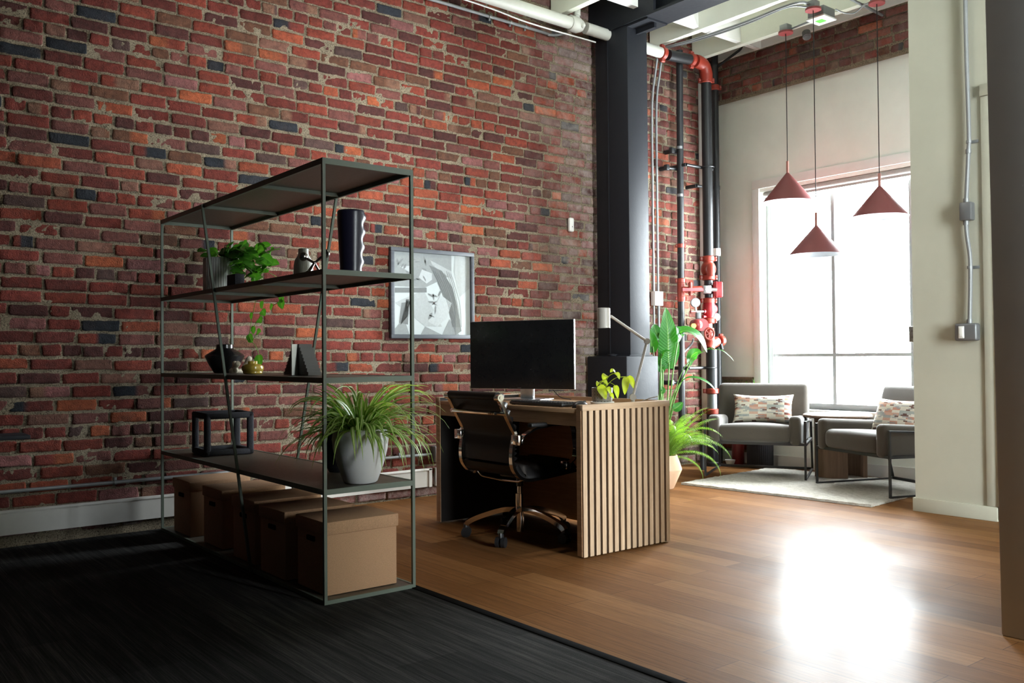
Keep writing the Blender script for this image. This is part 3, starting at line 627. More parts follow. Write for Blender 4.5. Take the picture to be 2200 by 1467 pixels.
# hanging vines
xh = 2.125
v1 = bez([rim+V((.05, -.08, 0)), V((2.06, 4.85, 1.45)), V((xh, 4.98, 1.35)), V((xh+.015, 5.06, 1.26)), V((xh+.02, 5.16, 1.2)), V((xh+.02, 5.26, 1.14)), V((xh+.02, 5.2, 1.11)), V((xh, 5.08, 1.15))], 8)
v2 = bez([rim+V((.06, -.05, 0)), V((2.07, 4.9, 1.45)), V((xh, 5.1, 1.34)), V((xh+.01, 5.2, 1.2)), V((xh+.01, 5.22, 1.13)), V((xh, 5.1, 1.07)), V((xh-.01, 5.03, 1.02))], 8)
v3 = bez([rim+V((.06, -.1, 0)), V((2.08, 4.7, 1.45)), V((xh, 4.72, 1.36)), V((xh, 4.75, 1.325)), V((xh, 4.85, 1.3))], 8)
for v_ in (v1, v2, v3): tube(bs, v_, .0018, 6)
for p_, dv, L in ((v1[22], (0, -.8, -.4), .06), (v1[27], (-.1, -.9, -.3), .065), (v1[33], (0, .3, -.9), .05), (v1[44], (0, -.9, -.3), .055), (v1[-1], (0, -.9, .2), .06), (v2[30], (0, -.6, -.8), .06), (v2[-1], (0, -.2, -1), .075), (v2[20], (0, .7, -.5), .05), (v3[16], (0, .5, -.8), .06), (v3[24], (0, -.5, -.7), .06), (v1[18], (0, .8, -.5), .055), (v3[-1], (0, .9, -.3), .05)): pleaf(p_, dv, L, V((-.8, -.5, .3)), bm_=bm, wr=.38)
t.part('foliage', bm, M['pothos'], 180); t.part('vine', bs, M['stem'], 60)
bm = B(); box(bm, (1.715, 4.365, z4+.03), (.05, .11, .06), .004, 2); single('speckled_block', bm, M['charcoal'], 'small dark speckled stone block in front of the ribbed pot', 'block', (1.715, 4.365, z4))
c = (1.9, 3.985, z4); bm = B(); lathe(bm, [(.001, 0), (.04, 0), (.0445, .004), (.046, .05), (.045, .085), (.04, .11), (.027, .13), (.024, .142), (.024, .163), (.021, .165), (.017, .162), (.001, .15)], c, 120, wob=lambda a, z: 1+(.012*math.cos(a*36) if .003 < z < .12 else 0))
single('white_bottle_vase', bm, M['ribw'], 'white ribbed bottle vase beside the metal jack', 'vase', c)
c = V((1.84, 3.745, z4)); t = T('metal_jack', 'burnished metal jack ornament with round knobs on its arms', 'ornament', c)
bm = B(); o_ = c+V((0, 0, .072)); ends = [V((-.06, .045, .03)), V((.065, -.03, .035)), V((-.03, -.065, -.056)), V((.03, .06, -.056)), V((.01, -.02, -.056))]
ends = [V((-.02, .072, .034)), V((.03, -.05, .04)), V((-.05, -.04, -.056)), V((.06, .04, -.056)), V((-.03, .03, -.056))]
for e in ends: tube(bm, [o_, o_+e*.5, o_+e], 0, 10, [.0055, .006, .0045])
ball(bm, o_, .009); t.part('arms', bm, M['brass'], 50)
for e in ends: bm = B(); ball(bm, o_+e,   .0205 if e.z > 0 else .0158, 1, 20); t.part('knob', bm, M['brass'], 180)
c = (1.93, 3.565, z4); bm = B()
def wav(a, z):
    k = max(0, math.cos(a+.35))**6; return 1+.1*k*math.cos(z*95) - .02
prof = [(.001, 0), (.05, 0)] + [(.05+.012*min(1, zz/.25), zz) for zz in np.linspace(.004, .288, 44)] + [(.058, .294), (.05, .294), (.05, .24), (.001, .24)]
lathe(bm, prof, c, 48, wob=lambda a, z: wav(a, z) if z < .29 else 1); single('tall_scalloped_vase', bm, M['navy'], 'tall midnight blue vase with one scalloped edge at the shelf corner', 'vase', c)

# ------------------------------------------------------------------ picture and small wall fittings
t = T('framed_print', 'framed grey abstract print on the brick wall above the desk', 'picture', (3.588, D-.02, 1.45))
x0, x1, z0, z1 = 3.23, 3.946, 1.131, 1.77; yb, yf = D-.012, D-.045; fw = .028
bm = B()
for a, b in (((x0, yf, z0), (x1, yb, z0+fw)), ((x0, yf, z1-fw), (x1, yb, z1)), ((x0, yf, z0+fw), (x0+fw, yb, z1-fw)), ((x1-fw, yf, z0+fw), (x1, yb, z1-fw))): b2(bm, a, b, .002)
t.part('frame', bm, M['artframe'])
bm = B(); b2(bm, (x0+.01, yb-.012, z0+.01), (x1-.01, yb-.008, z1-.01)); pp = t.part('print', bm, M['paper'])
def art(name, polys, shade, dy):
    bm = B(); wd, ht = x1-x0-2*fw, z1-z0-2*fw; y = yb-.0125-dy
    for poly in polys:
        f = bm.faces.new([bm.verts.new((x0+fw+u*wd, y, z1-fw-v*ht)) for u, v in poly])
    bmesh.ops.triangulate(bm, faces=bm.faces)
    t.part(name, bm, plain('ink_%03d' % int(shade*100), (shade, shade, shade*1.03), .8, 0, .2, .15, 70), 0, under=pp)
rnd = random.Random(8)
def stroke(pts, wd):
    out = [];
    for a, b in zip(pts, pts[1:]):
        dx, dy_ = b[0]-a[0], b[1]-a[1]; L = math.hypot(dx, dy_) or 1; nx, ny = -dy_/L*wd/2, dx/L*wd/2
        out.append([(a[0]+nx, a[1]+ny), (b[0]+nx, b[1]+ny), (b[0]-nx, b[1]-ny), (a[0]-nx, a[1]-ny)])
    return out
def cv(pts, n=7): return [(p_.x, p_.y) for p_ in bez([V((a, b, 0)) for a, b in pts], n)]
art('ink_wash', [[(0, 0), (.75, 0), (.75, .25), (.4, .42), (0, .42)], [(.4, .9), (.62, 1), (.34, 1)], [(.0, .95), (.13, .8), (.2, 1), (0, 1)], [(.72, .8), (.85, 1), (.62, 1)]], .4, .0004)
art('ink_wash_light', [[(.47, .08), (.75, .2), (.75, .3), (.5, .14)], [(.8, .0), (1, 0), (1, .4), (.86, .52), (.78, .2)], [(.38, .45), (.62, .9), (.4, .9), (.02, .62)]], .58, .0006)
art('ink_mid', [[(.45, .14), (.62, .2), (.76, .4), (.82, .62), (.88, .95), (.8, 1), (.68, .62), (.55, .32)], [(.1, .62), (.2, .6), (.18, .88), (.07, .86)], [(.0, .44), (.42, .42), (.42, .48), (.0, .5)]], .26, .0008)
art('ink_pale', [[(.36, .2), (.49, .24), (.49, .32), (.42, .37), (.32, .3)], [(.6, .5), (.75, .6), (.68, .8), (.55, .9), (.44, .84)], [(.08, .18), (.26, .16), (.2, .24)]], .68, .001)
lines = []
for q in range(16): lines += stroke(cv([(.09+.005*q, .88-.006*q), (.12+.004*q, .75), (.16+.012*(q % 5), .6-.01*(q % 4))]), .006)
for q in range(9): lines += stroke(cv([(.5+.03*q, .2+.015*(q % 3)), (.6+.025*q, .4), (.7+.02*q, .62+.02*(q % 4)), (.76+.015*q, .9)]), .0045)
blobs = []
for q in range(26):
    a = rnd.uniform(0, 6); u_, v_ = (.05+.36*rnd.random(), .04+.32*rnd.random()) if q < 16 else (.46+.14*rnd.random(), .48+.3*rnd.random()); L = rnd.uniform(.03, .06); wv = L*rnd.uniform(.25, .5)
    blobs.append([(u_+math.cos(a)*L*c_-math.sin(a)*wv*s_, v_+math.sin(a)*L*c_+math.cos(a)*wv*s_) for c_, s_ in ((-1, 0), (-.3, .8), (.5, .6), (1, 0), (.4, -.7), (-.4, -.5))])
art('ink_leaves', blobs, .3, .0011)
art('ink_lines', lines, .13, .0012)
bm = B(); b2(bm, (x0+fw-.004, yf+.009, z0+fw-.004), (x1-fw+.004, yf+.011, z1-fw+.004)); t.part('glazing', bm, M['glass'], 0)

bm = B(); box(bm, (4.937, D-.028, 2.067), (.05, .035, .115), .012, 3); o = single('wall_sensor', bm, M['whitepl'], 'small white sensor on the brick beside the steel column', 'sensor', (4.937, D-.02, 2.067))
bm = B(); cyl(bm, (4.937, D-.0465, 2.05), (4.937, D-.0445, 2.05), .004, 10); f = finish('sensor_eye', bm, M['blackp'], None, 35, (4.937, D-.02, 2.067)); f.parent = o; f.location = (0, 0, 0)
# low conduit and outlet on the brick
t = T('low_wall_conduit', 'thin galvanised conduit running low along the brick wall to an outlet box', 'conduit', (2.0, D-.02, .3))
bm = B(); tube(bm, [(-1.5, D-.03, .302), (3.56, D-.03, .302)], .0105, 10); t.part('conduit_pipe', bm, M['galv'])
for x in (1.42, 2.3, 3.3):
    bm = B(); cyl(bm, (x-.008, D-.03, .302), (x+.008, D-.03, .302), .0135, 12); b2(bm, (x-.008, D-.03, .31), (x+.008, D-.015, .33), .003); t.part('strap', bm, M['galv'])
bm = B(); b2(bm, (3.57, D-.065, .245), (3.67, D-.012, .36), .006); bx_ = t.part('outlet_box', bm, M['galv'])
bm = B(); b2(bm, (3.575, D-.07, .25), (3.665, D-.064, .355), .002); t.part('cover_plate', bm, M['alu'], under=bx_)
bm = B(); tube(bm, bez([(3.6, D-.06, .25), (3.585, D-.08, .2), (3.62, D-.07, .19), (3.66, D-.06, .24)], 8), .003, 6); t.part('cable', bm, M['whitepl'])
# high conduit and white main on the brick
t = T('high_wall_conduit', 'bright galvanised conduit strapped high on the brick wall', 'conduit', (3.0, D-.02, 3.59))
bm = B(); tube(bm, bez([(-1.5, D-.032, 3.6), (2, D-.032, 3.595), (4.45, D-.032, 3.585), (4.72, D-.04, 3.575), (4.85, D-.09, 3.6)], 8), .012, 10); t.part('conduit_pipe', bm, M['galv'])
for x in (4.12, 4.32, 4.47): bm = B(); cyl(bm, (x-.01, D-.032, 3.588), (x+.01, D-.032, 3.588), .0155, 12); b2(bm, (x-.008, D-.03, 3.558), (x+.008, D-.014, 3.58), .003); t.part('strap', bm, M['galv'])
ym = 5.23
t = T('sprinkler_main', 'fat white painted pipe hung under the ceiling along the brick wall', 'pipe', (4.0, ym, 3.64))
bm = B(); tube(bm, [(-1.5, ym, 3.69), (4.9, ym, 3.635)], .048, 20); t.part('pipe', bm, M['pipew'])
bm = B(); tube(bm, [(4.78, ym, 3.636), (4.8, ym, 3.636), (4.86, ym, 3.634), (4.88, ym, 3.634)], 0, 20, [.054, .062, .062, .054]); ball(bm, (4.87, ym-.055, 3.62), .022); ball(bm, (4.82, ym+.03, 3.7), .02); t.part('coupling', bm, M['pipew'])
bm = B(); cyl(bm, (4.86, ym, 3.66), (4.86, ym, 3.96), .022); cyl(bm, (4.86, ym, 3.71), (4.86, ym, 3.76), .028); t.part('hanger', bm, M['pipew'])
bm = B(); tube(bm, bez([(2.5, ym+.05, 3.62), (3.9, ym+.06, 3.6), (4.4, ym+.05, 3.565), (5.1, ym+.04, 3.56)], 6), .006, 6); t.part('cable', bm, M['whitepl'])

# ------------------------------------------------------------------ sprinkler riser in the corner
YR = 5.2
def px2(px, py, Y=YR): return ay(px, py, Y)
t = T('sprinkler_riser', 'large black and red fire sprinkler riser with valves in the corner', 'pipework', (6.41, YR, 0))
RX = 6.41
def coupling(bm, c, r=.055, axis='z', h=.026):
    c = V(c); d = dict(x=V((1, 0, 0)), y=V((0, 1, 0)), z=V((0, 0, 1)))[axis]
    tube(bm, [c-d*h, c-d*h*.7, c+d*h*.7, c+d*h], 0, 18, [r*.92, r*1.12, r*1.12, r*.92])
    s = RT if axis == 'z' else V((0, 0, 1))
    for k in (-1, 1): p_ = c + s*(k*r*1.25); tube(bm, [p_-d*h*.75, p_+d*h*.75], r*.3, 10); tube(bm, [p_-FWD*r*.45, p_+FWD*r*.45], r*.2, 8)
def red(name, f, m='red', under=None): bm = B(); f(bm); return t.part(name, bm, M[m], 40, under)
pr_ = .046
bm = B(); tube(bm, [(RX, YR, 1.86), (RX, YR, 3.5)], pr_, 20); t.part('riser_pipe', bm, M['pipe'])
bm = B(); tube(bm, bez([(RX, YR, 3.47), (RX-.002, YR, 3.54), (RX-.035, YR, 3.6), (RX-.1, YR, 3.62), (RX-.15, YR, 3.62)], 6), pr_*1.25, 18); t.part('elbow', bm, M['red'])
red('coupling', lambda b: coupling(b, (RX, YR, 3.47), .048)); red('coupling', lambda b: coupling(b, (RX-.2, YR, 3.62), .05, 'x'))
bm = B(); tube(bm, [(RX-.2, YR, 3.62), (5.9, YR, 3.6)], pr_, 18); t.part('main_pipe', bm, M['pipe']); red('coupling', lambda b: coupling(b, (5.83, YR, 3.6), .05, 'x'))
bm = B(); tube(bm, [(4.95, ym, 3.633), (5.83, YR, 3.6)], .046, 18); t.part('main_pipe', bm, M['pipew'], label='white painted run of the main')
# valve train, from the top down
zz = lambda py: px2(1521, py).z
red('coupling', lambda b: coupling(b, (RX, YR, zz(556)), .05))
def chk(b):
    cz = zz(578); ball(b, (RX, YR, cz), .068, 1.15); tube(b, [(RX, YR, zz(560)), (RX, YR, zz(600))], .046, 16)
    q = V((RX, YR, cz-.01)); tube(b, [q-FWD*.02, q-FWD*.1], .042, 14); tube(b, bez([q-FWD*.08+V((0, 0, .03)), q-FWD*.1, q-FWD*.095-V((0, 0, .06))], 4), .036, 12)
red('check_valve', chk); red('coupling', lambda b: coupling(b, (RX, YR, zz(596)), .052))
bm = B(); tube(bm, [(RX, YR, zz(602)), (RX, YR, zz(612))], .04, 16); tube(bm, [(RX, YR, zz(612)), (RX, YR, zz(614)), (RX, YR, zz(630)), (RX, YR, zz(632))], 0, 18, [.046, .055, .055, .046]); tube(bm, [(RX, YR, zz(632)), (RX, YR, zz(646))], .036, 16); t.part('butterfly_valve', bm, M['pipe'])
q = px2(1518, 622, YR-.09); bm = B(); box(bm, q, (.07, .07, .07), .006, 2, Matrix.Rotation(-YAW*0+YAW, 4, 'Z')); cyl(bm, q, q-FWD*.05, .02); cyl(bm, q-RT*.03, q+RT*.09, .016); t.part('gear_box', bm, M['alu'])
q = px2(1542, 622, YR-.09); bm = B(); box(bm, q, (.05, .085, .14), .012, 3, Matrix.Rotation(YAW, 4, 'Z')); box(bm, q-RT*.018, (.06, .012, .145), .004, 2, Matrix.Rotation(YAW, 4, 'Z')); t.part('tamper_switch', bm, M['red2'])
# lever towards the tee
a, b_ = px2(1466, 622, 5.16), px2(1510, 622, 5.1); bm = B(); bar(bm, a, b_, .012, .026, (0, 0, 1)); t.part('lever', bm, M['red2'])
bm = B(); p_ = px2(1483, 620, 5.22); cyl(bm, px2(1464, 622, 5.28), px2(1512, 620, 5.2), .026); cyl(bm, p_-V((0, 0, .05)), p_+V((0, 0, .05)), .018); ball(bm, p_+V((0, 0, .05)), .014); ball(bm, p_-V((0, 0, .05)), .014); t.part('drain_valve', bm, M['red'])
red('coupling', lambda b: coupling(b, (RX, YR, zz(646)), .048))
def alarm(b):
    tube(b, [(RX, YR, zz(650)), (RX, YR, zz(655)), (RX, YR, zz(672)), (RX, YR, zz(682))], 0, 18, [.05, .056, .06, .044]); q = px2(1531, 664); ball(b, q, .045, 1.1)
    cyl(b, px2(1511, 669), px2(1524, 669), .02); cyl(b, px2(1510, 680), px2(1524, 680), .014)
red('alarm_check_valve', alarm, 'red2'); red('coupling', lambda b: coupling(b, (RX, YR, zz(689)), .046))
bm = B(); tube(bm, [(RX, YR, zz(694)), (RX, YR, zz(706))], .03, 14); t.part('nipple', bm, M['alu'])
q = px2(1496, 698, YR-.06); bm = B(); cyl(bm, q-FWD*.03, q+FWD*.05, .052, 24); ball(bm, q-FWD*.03, .05, 1.0); fs_ = t.part('flow_switch', bm, M['dred'])
q2 = px2(1490, 700, YR-.12); bm = B(); cyl(bm, q2-FWD*.012, q2+FWD*.03, .024, 6); t.part('lens', bm, M['yellow'], under=fs_)
bm = B(); q = px2(1507, 698, YR-.03); cyl(bm, q-FWD*.04, q+FWD*.04, .056, 20); t.part('switch_flange', bm, M['red2'])
q = px2(1494, 650, YR-.06); bm = B(); cyl(bm, q-FWD*.012, q+FWD*.02, .041, 28); g_ = t.part('pressure_gauge', bm, M['boxgrey'])
bm = B(); cyl(bm, q-FWD*.0135, q-FWD*.012, .035, 28); t.part('dial_face', bm, M['whitepl'], under=g_)
bm = B(); cyl(bm, q-V((0, 0, .04)), px2(1495, 669, YR-.06), .009); cyl(bm, px2(1495, 669, YR-.06), px2(1512, 669, YR), .01); t.part('gauge_tube', bm, M['alu'])
bm = B(); h_ = px2(1484, 669, YR-.06); cyl(bm, h_, px2(1495, 669, YR-.06), .006); bmq = bez([h_+V((0, 0, .016)), h_-FWD*.016, h_-V((0, 0, .016)), h_+FWD*.016, h_+V((0, 0, .016))], 5); tube(bm, bmq, .004, 6); t.part('pet_cock', bm, M['dred'])
q = px2(1500, 678, YR-.05); bm = B(); box(bm, q, (.055, .04, .055), .004, 2, Matrix.Rotation(YAW, 4, 'Z')); t.part('gauge_block', bm, M['boxgrey'])
# hand wheel and angle valve below
q = px2(1524, 717, YR-.1); bm = B(); ring = [q + RT*(.04*math.cos(a)) + V((0, 0, .05*math.sin(a))) for a in np.linspace(0, 2*PI, 25)[:-1]]; sweep(bm, ring, circ(.009, 8), closed=True)
for a in (.3, 1.35, 2.4): bar(bm, q+RT*(.04*math.cos(a))+V((0, 0, .05*math.sin(a))), q-RT*(.04*math.cos(a))-V((0, 0, .05*math.sin(a))), .008, .008)
cyl(bm, q-FWD*.012, q+FWD*.05, .012); t.part('hand_wheel', bm, M['red'])
def ang(b): tube(b, bez([(RX, YR, zz(705)), px2(1524, 722), px2(1528, 738), px2(1540, 733)], 5), .046, 14); coupling(b, px2(1549, 732), .042, 'x'); tube(b, [px2(1527, 735), px2(1524, 748)], .05, 14)
red('angle_valve', ang)
bm = B(); tube(bm, [px2(1548, 738, YR-.03), px2(1551, 750, YR-.03)], .018, 10); t.part('plug', bm, M['pipe'])
q0, q1, q2 = px2(1527, 750).z, px2(1527, 840).z, px2(1527, 884).z; BX = px2(1529, 800).x
bm = B(); tube(bm, [(BX, YR, q1), (BX, YR, q0)], .05, 20); t.part('riser_pipe', bm, M['pipe'])
bm = B(); tube(bm, [(BX, YR, q2), (BX, YR, q1)], .044, 20); t.part('spool', bm, M['galv'], label='bare grey galvanised spool')
red('coupling', lambda b: coupling(b, (BX, YR, q1), .052)); red('coupling', lambda b: coupling(b, (BX, YR, q2), .052))
bm = B(); tube(bm, [(BX, YR, 0), (BX, YR, .03), (BX, YR, .04), (BX, YR, q2)], 0, 20, [.06, .06, .052, .05]); t.part('riser_foot', bm, M['pipe'])
for pz in (360, 790):
    bm = B(); z_ = zz(pz); cyl(bm, (RX-.25, YR+.03, z_), (RX+.11, YR+.03, z_), .013); ringp = [(RX+.06*math.cos(a), YR+.06*math.sin(a), z_) for a in np.linspace(0, 2*PI, 21)[:-1]]; sweep(bm, ringp, circ(.006, 6), closed=True); cyl(bm, (RX-.25, YR+.03, z_), (RX-.25, D+.0, z_), .016); t.part('pipe_clamp', bm, M['pipe'])
# the two companion pipes
t2 = T('drain_standpipe', 'slim black standpipe with red tee in front of the corner bricks', 'pipe', (6.16, 5.3, 0)); YD = 5.3; DXp = 6.155
def zd(py): return ay(1462, py, YD).z
bm = B(); tube(bm, [(DXp-.012, YD, .25), (DXp+.012, YD, 3.72)], .03, 16); t2.part('pipe', bm, M['pipe'])
for py in (528,): bm = B(); coupling(bm, (DXp, YD, zd(py)), .03, 'z', .02); t2.part('coupling', bm, M['red'])
bm = B(); tube(bm, [(DXp, YD, zd(648)), (DXp, YD, zd(600))], .035, 16); coupling(bm, (DXp, YD, zd(603)), .034, 'z', .022); coupling(bm, (DXp, YD, zd(641)), .034, 'z', .022); cyl(bm, (DXp, YD, zd(622)), (DXp+.14, YD-.03, zd(622)), .026); t2.part('tee', bm, M['red'])
for py in (318, 420): bm = B(); cyl(bm, (DXp, YD, zd(py)-.012), (DXp, YD, zd(py)+.012), .03); t2.part('band', bm, M['galv'])
for py, dx_ in ((325, -.06), (363, -.13), (822, -.1)):
    bm = B(); z_ = zd(py); cyl(bm, (DXp+dx_, YD+.03, z_), (DXp+.06, YD+.03, z_), .013); cyl(bm, (DXp+dx_, YD+.03, z_), (DXp+dx_, D-.025, z_), .02); b2(bm, (DXp+dx_-.03, YD+.01, z_-.025), (DXp+dx_+.01, YD+.05, z_+.025), .006); t2.part('bracket', bm, M['pipe'])
bm = B(); tube(bm, bez([ay(1469, 757, 5.33), ay(1478, 748, 5.33), ay(1486, 738, 5.3), ay(1490, 728, 5.27)], 6), .009, 8); t2.part('hose', bm, M['galv'], label='grey braided hose')
t3 = T('corner_standpipe', 'second black standpipe behind the riser against the pale wall', 'pipe', (6.66, 5.3, 0)); XE, YE = 6.655, 5.3
bm = B(); tube(bm, [(XE, YE, 0), (XE, YE, ZC)], .034, 16); t3.part('pipe', bm, M['pipe'])
ze = lambda py: ay(1540, py, YE).z
bm = B(); coupling(bm, (XE, YE, ze(190)), .04); t3.part('coupling', bm, M['red'])
bm = B(); cyl(bm, (XE, YE, ze(550)), (XE, YE, ze(534)), .0365); t3.part('pipe_label', bm, M['whitepl'], label='white paper label wrapped on the pipe')
bm = B(); q = ay(1539, 681, YE-.05); cyl(bm, q-FWD*.004, q, .035, 24); t3.part('hang_tag', bm, M['whitepl'], label='round white tag')
bm = B(); cyl(bm, (XE-.25, YE+.02, ze(405)), (XE+.05, YE+.02, ze(405)), .013); cyl(bm, (XE-.25, YE+.02, ze(405)), (XE-.25, D, ze(405)), .018); cyl(bm, (XE, YE, ze(408)), (XE, YE, ze(400)), .038); t3.part('bracket', bm, M['pipe'])
bm = B(); tube(bm, [(6.62, 5.38, 3.6), (6.8, 5.0, 3.85)], .012, 8); b2(bm, (6.58, 5.36, 3.57), (6.66, 5.4, 3.63), .005); t3.part('sway_brace', bm, M['pipe'])
bm = B(); q = V((6.155, 5.08, 0)); tube(bm, [q, q+V((0, 0, .24))], .024, 14); o = single('floor_stub_pipe', bm, M['pipe'], 'short black stub pipe with red cap rising at the rug corner', 'pipe', q)
bm = B(); coupling(bm, q+V((0, 0, .26)), .028); f = finish('cap', bm, M['red'], None, 40, q); f.parent = o; f.location = (0, 0, 0)
# white furring strip in the corner, thin conduits beside the column
bm = B(); b2(bm, (6.565, D-.09, 0), (6.61, D-.015, 3.55), .003); struct('trim_2', bm, M['white'])
t = T('column_conduits', 'pair of thin conduits with a white junction box beside the steel column', 'conduit', (5.93, D-.03, 1.5))
for xa in (5.905, 5.962): bm = B(); tube(bm, bez([(xa, D-.04, 1.56), (xa, D-.04, 2.4), (xa+.004, D-.04, 3.2), (xa+.03, D-.06, 3.5), (xa+.03, D-.1, 3.7)], 6), .0105, 8); t.part('conduit_pipe', bm, M['galv'])
bm = B(); tube(bm, [(5.905, D-.04, 1.05), (5.905, D-.04, 1.44)], .008, 8); tube(bm, [(5.967, D-.04, .3), (5.967, D-.04, 1.44)], .0115, 8); t.part('conduit_pipe', bm, M['galv'])
q = ay(1405, 643, D-.06); bm = B(); b2(bm, (5.885, D-.075, 1.435), (5.99, D-.02, 1.56), .004); jb = t.part('junction_box', bm, M['whitepl'])
bm = B()
for xx in (5.897, 5.978):
    for z_ in (1.447, 1.548): cyl(bm, (xx, D-.077, z_), (xx, D-.074, z_), .004, 8)
t.part('screw', bm, M['galv'], under=jb)

# conduit on the partition
t = T('partition_conduit', 'grey conduit with a square box and a twin switch box on the cream partition', 'conduit', (PX-.02, 2.51, 1.1)); xp = PX-.028
bm = B(); tube(bm, bez([(xp, 2.497, ZC), (xp, 2.5, 3), (xp, 2.492, 2.35), (xp, 2.497, 2.2), (xp, 2.512, 1.95), (xp, 2.517, 1.9)], 6), .0125, 10); t.part('conduit_pipe', bm, M['galv'])
bm = B(); tube(bm, bez([(xp, 2.518, 1.8), (xp, 2.512, 1.7), (xp, 2.497, 1.57), (xp, 2.498, 1.4), (xp, 2.505, 1.2), (xp, 2.507, 1.17)], 6), .0125, 10); t.part('conduit_pipe', bm, M['galv'])
bm = B(); b2(bm, (PX-.06, 2.475, 1.795), (PX, 2.545, 1.905), .008); t.part('junction_box', bm, M['boxgrey'])
bm = B(); b2(bm, (PX-.06, 2.455, 1.07), (PX, 2.585, 1.175), .012, 3); sb = t.part('switch_box', bm, M['boxgrey'])
bm = B(); b2(bm, (PX-.064, 2.525, 1.085), (PX-.058, 2.558, 1.158), .002); b2(bm, (PX-.068, 2.53, 1.095), (PX-.062, 2.553, 1.148), .002); t.part('switch', bm, M['whitepl'], under=sb)
for z_, y_ in ((2.27, 2.493), (1.512, 2.499)): bm = B(); cyl(bm, (xp, y_, z_-.008), (xp, y_, z_+.008), .016); b2(bm, (PX-.006, y_-.045, z_-.009), (PX, y_, z_+.009), .002); t.part('strap', bm, M['galv'])
bm = B(); bm.free()
for y_, z_ in ((2.497, 2.2), (2.515, 1.905), (2.518, 1.77), (2.507, 1.175)): bm = B(); cyl(bm, (xp, y_, z_), (xp, y_, z_+.025), .016); t.part('fitting', bm, M['galv'])
bm = B(); b2(bm, (PX+.03, PY, 1.07), (PX+.11, PY+.045, 1.17), .004); o = single('edge_box', bm, M['galv'], 'square galvanised box on the window-side edge of the partition', 'electrical box', (PX+.07, PY, 1.12))
bm = B(); [cyl(bm, (PX+.028, PY+.02, z_), (PX+.031, PY+.02, z_), .008, 12) for z_ in (1.1, 1.14)]; f = finish('knockout', bm, M['boxgrey'], None, 35, (PX+.07, PY, 1.12)); f.parent = o; f.location = (0, 0, 0)

# ------------------------------------------------------------------ desk and what stands on it
DX0, DX1, DY0, DY1, DT, SURF = 3.03, 3.664, 3.247, 4.547, .756, .735
t = T('desk', 'oak desk with slatted end panels standing on the wood floor', 'desk', (3.35, 3.9, 0))
for k, (ya, yb, s) in enumerate(((DY0, DY0+.045, 1), (DY1-.045, DY1, -1))):
    bm = B(); yi0, yi1 = (ya+.014, yb) if s > 0 else (ya, yb-.014)
    b2(bm, (DX0, yi0, .008), (DX1, yi1, DT-.002)); pan = t.part('end_panel', bm, M['oakdark'])
    bm = B(); b2(bm, (DX0-.002, ya-.001*s, DT-.03), (DX1+.002, yb, DT), .0015); t.part('top_edge', bm, M['oakX'], under=pan)
    bm = B(); n = 15; pit = (DX1-DX0+.012)/n
    yo = ya if s > 0 else yb-.0145
    for q in range(n): xa = DX0+q*pit; b2(bm, (xa, yo, .006), (xa+.0275, yo+.0145, DT-.03), .0008, 1)
    t.part('slats', bm, M['oakZ'], under=pan)
    bm = B(); b2(bm, (DX0-.003, yi0-.002, .008), (DX0+.002, yi1, DT-.028)); t.part('edge_strip', bm, M['oakY'], under=pan)
bm = B(); b2(bm, (DX0, DY0+.045, SURF-.022), (DX1-.024, DY1-.045, SURF), .001); t.part('desk_top', bm, M['oakY'])
bm = B(); b2(bm, (DX0+.004, DY0+.045, .648), (DX0+.024, DY1-.045, SURF-.022)); t.part('front_rail', bm, M['oakY'])
bm = B(); b2(bm, (DX1-.024, DY0+.045, .018), (DX1-.004, DY1-.045, DT), .001); t.part('back_panel', bm, M['oakY'])
bm = B(); b2(bm, (DX1-.046, DY0+.045, .27), (DX1-.024, DY1-.045, .31)); t.part('cross_rail', bm, M['oakY'])

# monitor
ang = math.radians(24); nv = V((-math.cos(ang), -math.sin(ang), 0)); mc = V((3.385, 4.144, 0)); base_c = mc - nv*.09
t = T('monitor', 'large black-screened monitor on a silver stand on the oak desk', 'monitor', (base_c.x, base_c.y, SURF), ang, local=True)   # local -x faces the sitter
MZ = 1.008-SURF; mw, mh = .69, .408
bm = B(); b2(bm, (-.12, -mw/2, MZ-mh/2), (-.098, mw/2, MZ+mh/2), .004); b2(bm, (-.09, -mw*.36, MZ-mh*.32), (-.05, mw*.36, MZ+mh*.32), .02, 3); case = t.part('monitor_case', bm, M['alu'])
bm = B(); b2(bm, (-.122, -mw/2+.002, MZ-mh/2+.002), (-.117, mw/2-.002, MZ+mh/2-.002), .001); t.part('screen', bm, M['screen'])
bm = B(); b2(bm, (-.1226, -.012+.01, MZ-mh/2+.006), (-.1218, .012+.01, MZ-mh/2+.01)); t.part('maker_mark', bm, M['alu'], under=case, label='tiny grey maker mark')
bm = B(); b2(bm, (-.045, -.045, .01), (-.02, .045, MZ+.02), .008, 3); t.part('stand_neck', bm, M['alu'])
bm = B(); b2(bm, (-.13, -.13, 0), (.07, .13, .01), .004); t.part('stand_base', bm, M['alu'])
bm = B(); tube(bm, bez([(-.03, -.08, .16), (.0, -.13, .09), (.02, -.19, .02), (.05, -.25, .005)], 8), .003, 6); t.part('cable', bm, M['blackp'])
